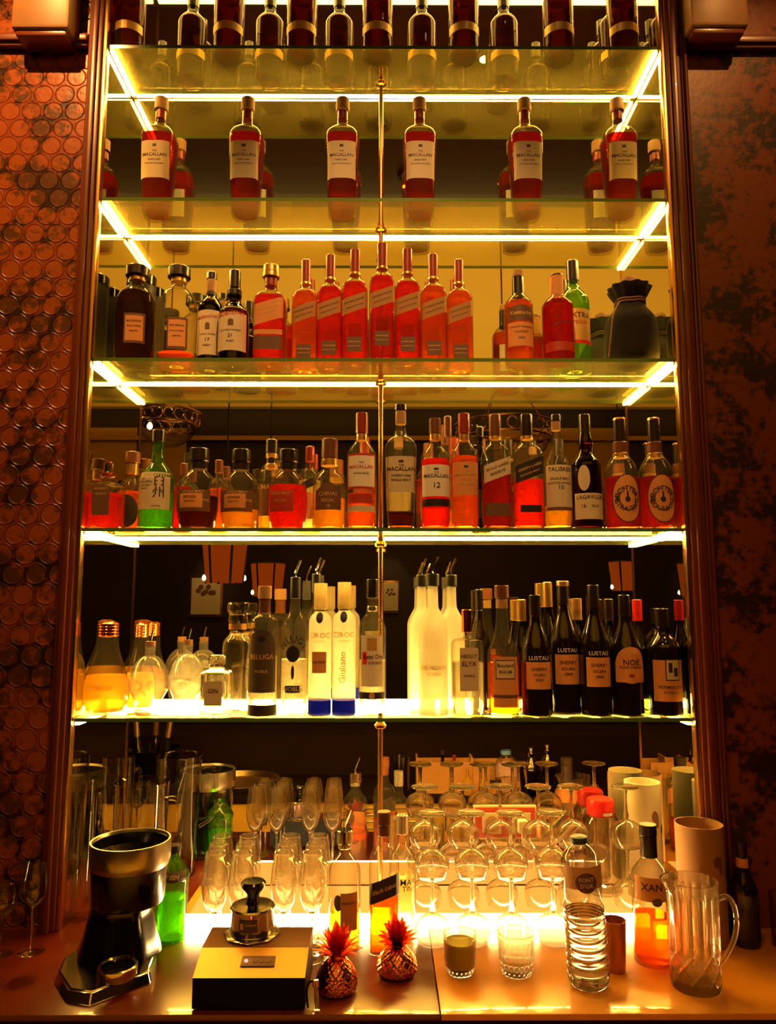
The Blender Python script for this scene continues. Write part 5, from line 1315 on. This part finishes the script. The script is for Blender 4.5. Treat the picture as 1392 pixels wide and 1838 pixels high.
# wooden caddy with little bottles
P = mz(800, 1430); k = mpv(800, 1430)
r = thing('wooden_crate', 'open light wooden crate of small bottles on the front bar, seen in the mirror', 'crate', (P.x, P.y-.10, WZ+.0005))
hw = 52*k; h = 55*k; t = .007
for nm, a in (('side_panel', (-hw, hw, .043, .05, 0, h)), ('side_panel', (-hw, hw, -.05, -.043, 0, h)), ('end_panel', (-hw, -hw+t, -.0425, .0425, 0, h*1.15)), ('end_panel', (hw-t, hw, -.0425, .0425, 0, h*1.15)), ('bottom', (-hw+t, hw-t, -.0425, .0425, 0, t))):
    boxo(nm, *a, M['boxwood'], r)
for i, (dx, hh, lq) in enumerate([(-.055, .125, 'amber'), (-.005, .16, 'dark'), (.045, .14, 'crimson')]):
    R = .017
    q = thing('bitters_bottle', ['small amber bottle', 'tall dark bottle', 'small red bottle'][i]+' standing in the wooden crate, seen in the mirror', 'bottle', (P.x+dx, P.y-.10, WZ+t+.001), 0, 'small bottles in the wooden crate')
    latheo('glass_body', chaikin([(0, 0), (R, 0), (R, hh*.55), (R*.4, hh*.72), (R*.38, hh*.9), (0, hh*.9)], 1), LIQ[lq], q, seg=20)
    latheo('cap', [(0, hh*.88), (R*.5, hh*.88), (R*.5, hh), (0, hh)], M[['cap_cork', 'cap_black', 'cap_red'][i]], q, seg=16)
# napkin holder with a notch
P = mz(892, 1431); k = mpv(892, 1431); hw = 40*k; h = 55*k
r = thing('napkin_holder', 'light wooden napkin holder with a square notch on the front bar, seen in the mirror', 'napkin holder', (P.x, P.y-.10, WZ+.0005))
bm = bmesh.new()
for a in ((-hw, -hw*.25, 0, h), (hw*.30, hw, 0, h), (-hw*.25, hw*.30, 0, h*.32)): box(bm, a[0], a[1], .042, .05, a[2], a[3])
link('front_panel', bm, M['boxwood'], r, smooth=False)
boxo('back_panel', -hw, hw, -.05, -.042, 0, h, M['boxwood'], r); boxo('bottom', -hw, hw, -.0415, .0415, 0, .007, M['boxwood'], r)
boxo('napkins', -hw*.9, hw*.9, -.035, .035, .0075, h*.3, M['blackmatte'], r)
# shakers
for i, (px, py) in enumerate(((955, 1427), (987, 1424))):
    P = mz(px, py); k = mpv(px, py); R = 15*k; h = 82*k
    r = thing('cocktail_shaker', ['steel cocktail shaker nearer the napkin holder, seen in the mirror', 'steel cocktail shaker on the right of its twin, seen in the mirror'][i], 'shaker', (P.x, P.y-.03*i, WZ+.0005), 0, 'cocktail shakers')
    latheo('tin', chaikin([(0, 0), (R*.72, 0), (R, h*.52), (R*1.02, h*.55), (R*.98, h*.56), (0, h*.56)], 1), M['chrome'], r, seg=32)
    latheo('strainer_top', chaikin([(0, h*.555), (R*1.02, h*.555), (R*.95, h*.66), (R*.5, h*.76), (R*.42, h*.80), (0, h*.80)], 1), M['chrome'], r, seg=32)
    latheo('cap', chaikin([(0, h*.80), (R*.45, h*.80), (R*.42, h*.96), (R*.3, h), (0, h)], 1), M['chrome'], r, seg=24)
P = mz(720, 1428); k = mpv(720, 1428)
r = thing('cut_glass', 'tall cut-glass tumbler alone on the front bar, seen in the mirror', 'tumbler', (P.x, P.y, WZ+.0005))
R = 15*k; h = 68*k
latheo('glass_body', [(0, 0), (R*.8, 0), (R, h*.1), (R, h), (R*.93, h), (R*.9, h*.15), (0, h*.12)], M['glass_stem'], r, seg=60, flute=lambda th, z: 1-.05*abs(math.sin(8*th)), close=False)
for i, px in enumerate((846, 876)):
    P = mz(px, 1442); k = mpv(px, 1442); R = 11*k; h = 30*k
    r = thing('squeeze_bottle', ['left yellow squeeze bottle before the wooden crate, seen in the mirror', 'right yellow squeeze bottle before the napkin holder, seen in the mirror'][i], 'bottle', (P.x, -.89, WZ+.0005), 0, 'yellow squeeze bottles')
    latheo('bottle_body', chaikin([(0, 0), (R, 0), (R, h*.8), (R*.6, h), (0, h)], 1), M['juice'], r, seg=24)
    latheo('nozzle', [(0, h*.98), (R*.35, h*.98), (R*.12, h*1.6), (0, h*1.6)], M['cap_gold'], r, seg=14)
P = mz(425, 1412); k = mpv(425, 1412); R = 74*k
r = thing('round_tray', 'wide round steel tray on the front bar, seen in the mirror above the tulip glasses', 'tray', (P.x, -1.07, WZ+.0005))
latheo('tray_pan', [(0, 0), (R*.85, 0), (R*.95, .022), (R, .024), (R, .027), (R*.93, .026), (R*.84, .004), (0, .004)], M['steel'], r, seg=48, close=False)
for i, px in enumerate((268, 306)):
    pass
P = mz(270, 1404); R = .125
r = thing('ice_bucket', 'black wine bucket at the left of the front bar, seen in the mirror', 'bucket', (P.x, -1.12, WZ+.0005))
latheo('bucket_shell', [(0, 0), (R*.85, 0), (R, .145), (R*1.03, .15), (R*.97, .15), (R*.73, .008), (0, .006)], M['black'], r, seg=40, close=False)
for i, (dx, dy, tilt, cp_) in enumerate(((-.062, 0, -.10, 'cap_gold'), (.0, -.03, .03, 'cap_brown'), (.060, .015, .14, 'cap_gold'))):
    R2 = .026
    q = thing('champagne_bottle', ['gold-necked champagne bottle leaning left in the black bucket', 'brown-necked champagne bottle upright in the black bucket', 'gold-necked champagne bottle leaning right in the black bucket'][i], 'bottle', (P.x+dx*.8, -1.12+dy, WZ+.012), 0, 'champagne bottles in the bucket')
    q.rotation_euler = (0, tilt, 0); hh = .27
    latheo('glass_body', chaikin([(0, 0), (R2, 0), (R2, hh*.45), (R2*.4, hh*.72), (R2*.38, hh*.9), (0, hh*.9)], 2), M['glass_black'], q, seg=24)
    latheo('neck_foil', [(0, hh*.70), (R2*.5, hh*.70), (R2*.46, hh), (0, hh)], M[cp_], q, seg=20)
# wire rack on the station front
a = mir(onY(640, 1440, 2*MY+.862)); b = mir(onY(800, 1500, 2*MY+.862))
r = thing('wire_rack', 'small wire rack hanging on the steel front, seen in the mirror', 'rack', ((a.x+b.x)/2, -.874, (a.z+b.z)/2))
hw, hh = (b.x-a.x)/2, (a.z-b.z)/2; bm = bmesh.new()
for q in range(6): tube(bm, [(-hw, 0, -hh+2*hh*q/5), (hw, 0, -hh+2*hh*q/5)], .002, 6)
for q in range(2): tube(bm, [((-1)**q*hw, 0, -hh), ((-1)**q*hw, 0, hh)], .003, 6)
link('wire_grid', bm, M['chrome'], r)
# lampshades hanging in the room
M['shade'] = emit('lit_red_parchment', (1, .13, .006), .26)
M['bulb'] = emit('warm_bulb', (1, .62, .22), 28)
def lampshade(px, pyb, Yv, wpx, lab):
    P = mir(onY(px, pyb, Yv)); k = mpp(px, pyb, Yv); w_ = wpx/2*k; h = w_*2.3
    r = thing('pendant_lamp', lab, 'lamp', (P.x, P.y, P.z), 0, 'red pendant lamps in the room')
    for i in range(6):
        a0, a1 = 2*PI*i/6, 2*PI*(i+1)/6
        bm = bmesh.new(); g = .06
        def pt(a, rr, z): return bm.verts.new((math.cos(a)*rr, math.sin(a)*rr, z))
        bm.faces.new((pt(a0+g, w_, 0), pt(a1-g, w_, 0), pt(a1-g, w_*1.25, h), pt(a0+g, w_*1.25, h)))
        bmesh.ops.solidify(bm, geom=list(bm.faces), thickness=.003)
        link('shade_panel', bm, M['shade'], r, smooth=False)
        bm = bmesh.new(); tube(bm, [(math.cos(a0)*w_, math.sin(a0)*w_, -.005), (math.cos(a0)*w_*1.25, math.sin(a0)*w_*1.25, h)], .008, 6); link('frame_rib', bm, M['blackmatte'], r)
    latheo('top_disc', [(0, h), (w_*1.25, h), (w_*1.2, h+.01), (0, h+.02)], M['blackmatte'], r, seg=24)
    bm = bmesh.new(); tube(bm, [(0, 0, h+.01), (0, 0, HC-P.z-.01)], .005, 8); link('cord', bm, M['blackmatte'], r)
    for s in (-1, 1): latheo('bulb', chaikin([(0, 0), (.010, .006), (.012, .018), (.006, .034), (0, .036)], 1), M['bulb'], r, seg=14, off=(s*w_*1.06, s*-.02, .012))
lampshade(402, 1046, 2.7, 66, 'red panelled pendant lamp behind the camera, seen in the mirror, larger')
lampshade(480, 1070, 4.1, 50, 'smaller red panelled pendant lamp, seen in the mirror behind the vodka')
lampshade(1120, 1060, 4.3, 44, 'red panelled pendant lamp at the right, seen in the mirror')
# pictures on the far wall
YVB = 2*MY-YB-.03
def picture(pa, pb, lab):
    a = mir(onY(pa[0], pa[1], YVB)); b = mir(onY(pb[0], pb[1], YVB))
    r = thing('picture', lab, 'picture', ((a.x+b.x)/2, YB+.002, (a.z+b.z)/2), 0, 'framed pictures on the far wall')
    hw, hh = abs(b.x-a.x)/2, (a.z-b.z)/2
    boxo('frame', -hw, hw, 0, .022, -hh, hh, M['brass'], r, .002); boxo('print', -hw*.86, hw*.86, .0225, .025, -hh*.86, hh*.86, M['paper'], r)
    bm = bmesh.new()
    for q in range(7):
        bm2 = bmesh.ops.create_icosphere(bm, subdivisions=2, radius=hw*.16, matrix=Matrix.Translation((hw*(-.45+.15*q), 0, hh*(.25+.18*math.sin(q*2)))) @ Matrix.Diagonal((1, .02, 1, 1)))
    o = link('drawing', bm, M['paper_brown'], r); o.location = (0, .0262, 0)
picture((340, 1032), (398, 1108), 'small framed flower picture on the far wall, left, seen in the mirror')
picture((686, 1042), (716, 1100), 'small framed picture on the far wall near the rod, seen in the mirror')
for px, z in ((369, 1020), (701, 1030)):
    P = mir(onY(px, z, YVB-.35)); lamp('picture_lamp', 'SPOT', (P.x, P.y, P.z+.5), 9, (1, .62, .2), .02, (P.x, YB, P.z-.2), spot=.9)
# pale panel high on the far wall
a = mir(onY(885, 768, YVB)); b = mir(onY(1118, 940, YVB))
struct(boxo('wall_panel', min(a.x, b.x), max(a.x, b.x), YB+.001, YB+.02, b.z, a.z, M['ochre']))
a = mir(onY(235, 768, YVB)); b = mir(onY(330, 900, YVB))
struct(boxo('wall_panel', min(a.x, b.x), max(a.x, b.x), YB+.001, YB+.02, b.z, a.z, M['ochre']))
# chandeliers
def chandelier(px, py, Yv, wpx, lab, bulbs=(0, 1, 2, 3)):
    P = mir(onY(px, py, Yv)); k = mpp(px, py, Yv); R = wpx/2*k
    r = thing('chandelier', lab, 'chandelier', (P.x, P.y, P.z), 0, 'ring chandeliers in the room')
    bm = bmesh.new()
    for zz, rr in ((0, R), (.075, R*1.08)): tube(bm, [(rr*math.cos(2*PI*i/40), rr*math.sin(2*PI*i/40), zz) for i in range(41)], .006, 8)
    for i in range(20):
        a = 2*PI*i/20; c = Vector((R*1.04*math.cos(a), R*1.04*math.sin(a), .0375)); tg = Vector((-math.sin(a), math.cos(a), 0))
        tube(bm, [c+tg*.026*math.cos(q*PI/6)+Vector((0, 0, .030*math.sin(q*PI/6))) for q in range(13)], .003, 5)
    link('ring_band', bm, M['brass'], r)
    latheo('glass_bowl', chaikin([(0, -R*.75), (R*.5, -R*.62), (R*.85, -R*.3), (R*.97, -.005), (R*.95, -.005), (R*.83, -R*.29), (R*.48, -R*.60), (0, -R*.73)], 1), M['glass_stem'], r, seg=40, close=False)
    bm = bmesh.new()
    for i in range(3): tube(bm, [(R*math.cos(2*PI*i/3), R*math.sin(2*PI*i/3), .07), (0, 0, R*1.6)], .003, 6)
    tube(bm, [(0, 0, R*1.6), (0, 0, HC-P.z-.003)], .005, 8); link('suspension', bm, M['brass'], r)
    for q in bulbs:
        a = PI/4+q*PI/2; latheo('bulb', chaikin([(0, -.02), (.014, -.010), (.016, .004), (.006, .022), (0, .024)], 1), M['bulb'], r, seg=14, off=(R*.62*math.cos(a), R*.62*math.sin(a), -.02))
chandelier(300, 765, 2.3, 108, 'brass ring chandelier with lit bulb, seen in the mirror at the left', bulbs=(1,))
chandelier(905, 790, 2.0, 165, 'larger unlit brass ring chandelier, seen in the mirror at the right', bulbs=())
for i, (px, py) in enumerate(((445, 1350), (562, 1362))):
    P = mir(onY(px, py, 3.6)); k = mpp(px, py, 3.6); R = 35*k
    r = thing('bar_stool', ['pale round bar stool in the dark room, left, seen in the mirror', 'dark round bar stool in the room, right, seen in the mirror'][i], 'stool', (P.x, P.y, 0), 0, 'round bar stools')
    latheo('seat', chaikin([(0, P.z-.10), (R*.97, P.z-.10), (R, P.z-.02), (R*.9, P.z), (0, P.z)], 1), pbr(['blue_lit_seat', 'grey_seat'][i], [(.30, .34, .50), (.10, .10, .12)][i], .5), r, seg=32)  # blue light on the pale seat is mixed into its colour
    latheo('pedestal', [(0, 0), (R*.95, 0), (R*.9, .02), (.03, .04), (.03, P.z-.1), (0, P.z-.1)], M['chrome'], r, seg=24)
# small downlight rosette in the soffit above the bar
P = mir(onY(875, 75, MY+2.22/math.tan(math.radians(39.7))-1.93-MY+0))
for i, (lx, ly) in enumerate(((-1.05, -.75), (1.15, -.75), (.1, -1.25))):  # the middle one is an added fitting for the label spot
    q = thing('recessed_downlight', ['small recessed spot in the soffit above the left papered wall', 'small recessed spot in the soffit above the right papered wall', 'small recessed spot in the soffit above the middle of the bar'][i], 'ceiling light', (lx, ly, 3.885), group='recessed spots in the soffit')
    latheo('bezel', [(.022, 0), (.034, 0), (.034, .013), (.022, .013)], M['blackmatte'], q, seg=24, close=False)
r = thing('recessed_downlight', 'small recessed ceiling spot over the bar, glinting in the top of the mirror', 'ceiling light', (P.x, -.42, 3.893))
latheo('bezel', [(.022, 0), (.034, 0), (.034, .005), (.022, .005)], M['brass'], r, seg=28, close=False)
latheo('bulb', [(0, .001), (.021, .001), (.021, .005), (0, .005)], emit('spot_bulb', (1, .70, .35), 60), r, seg=24)
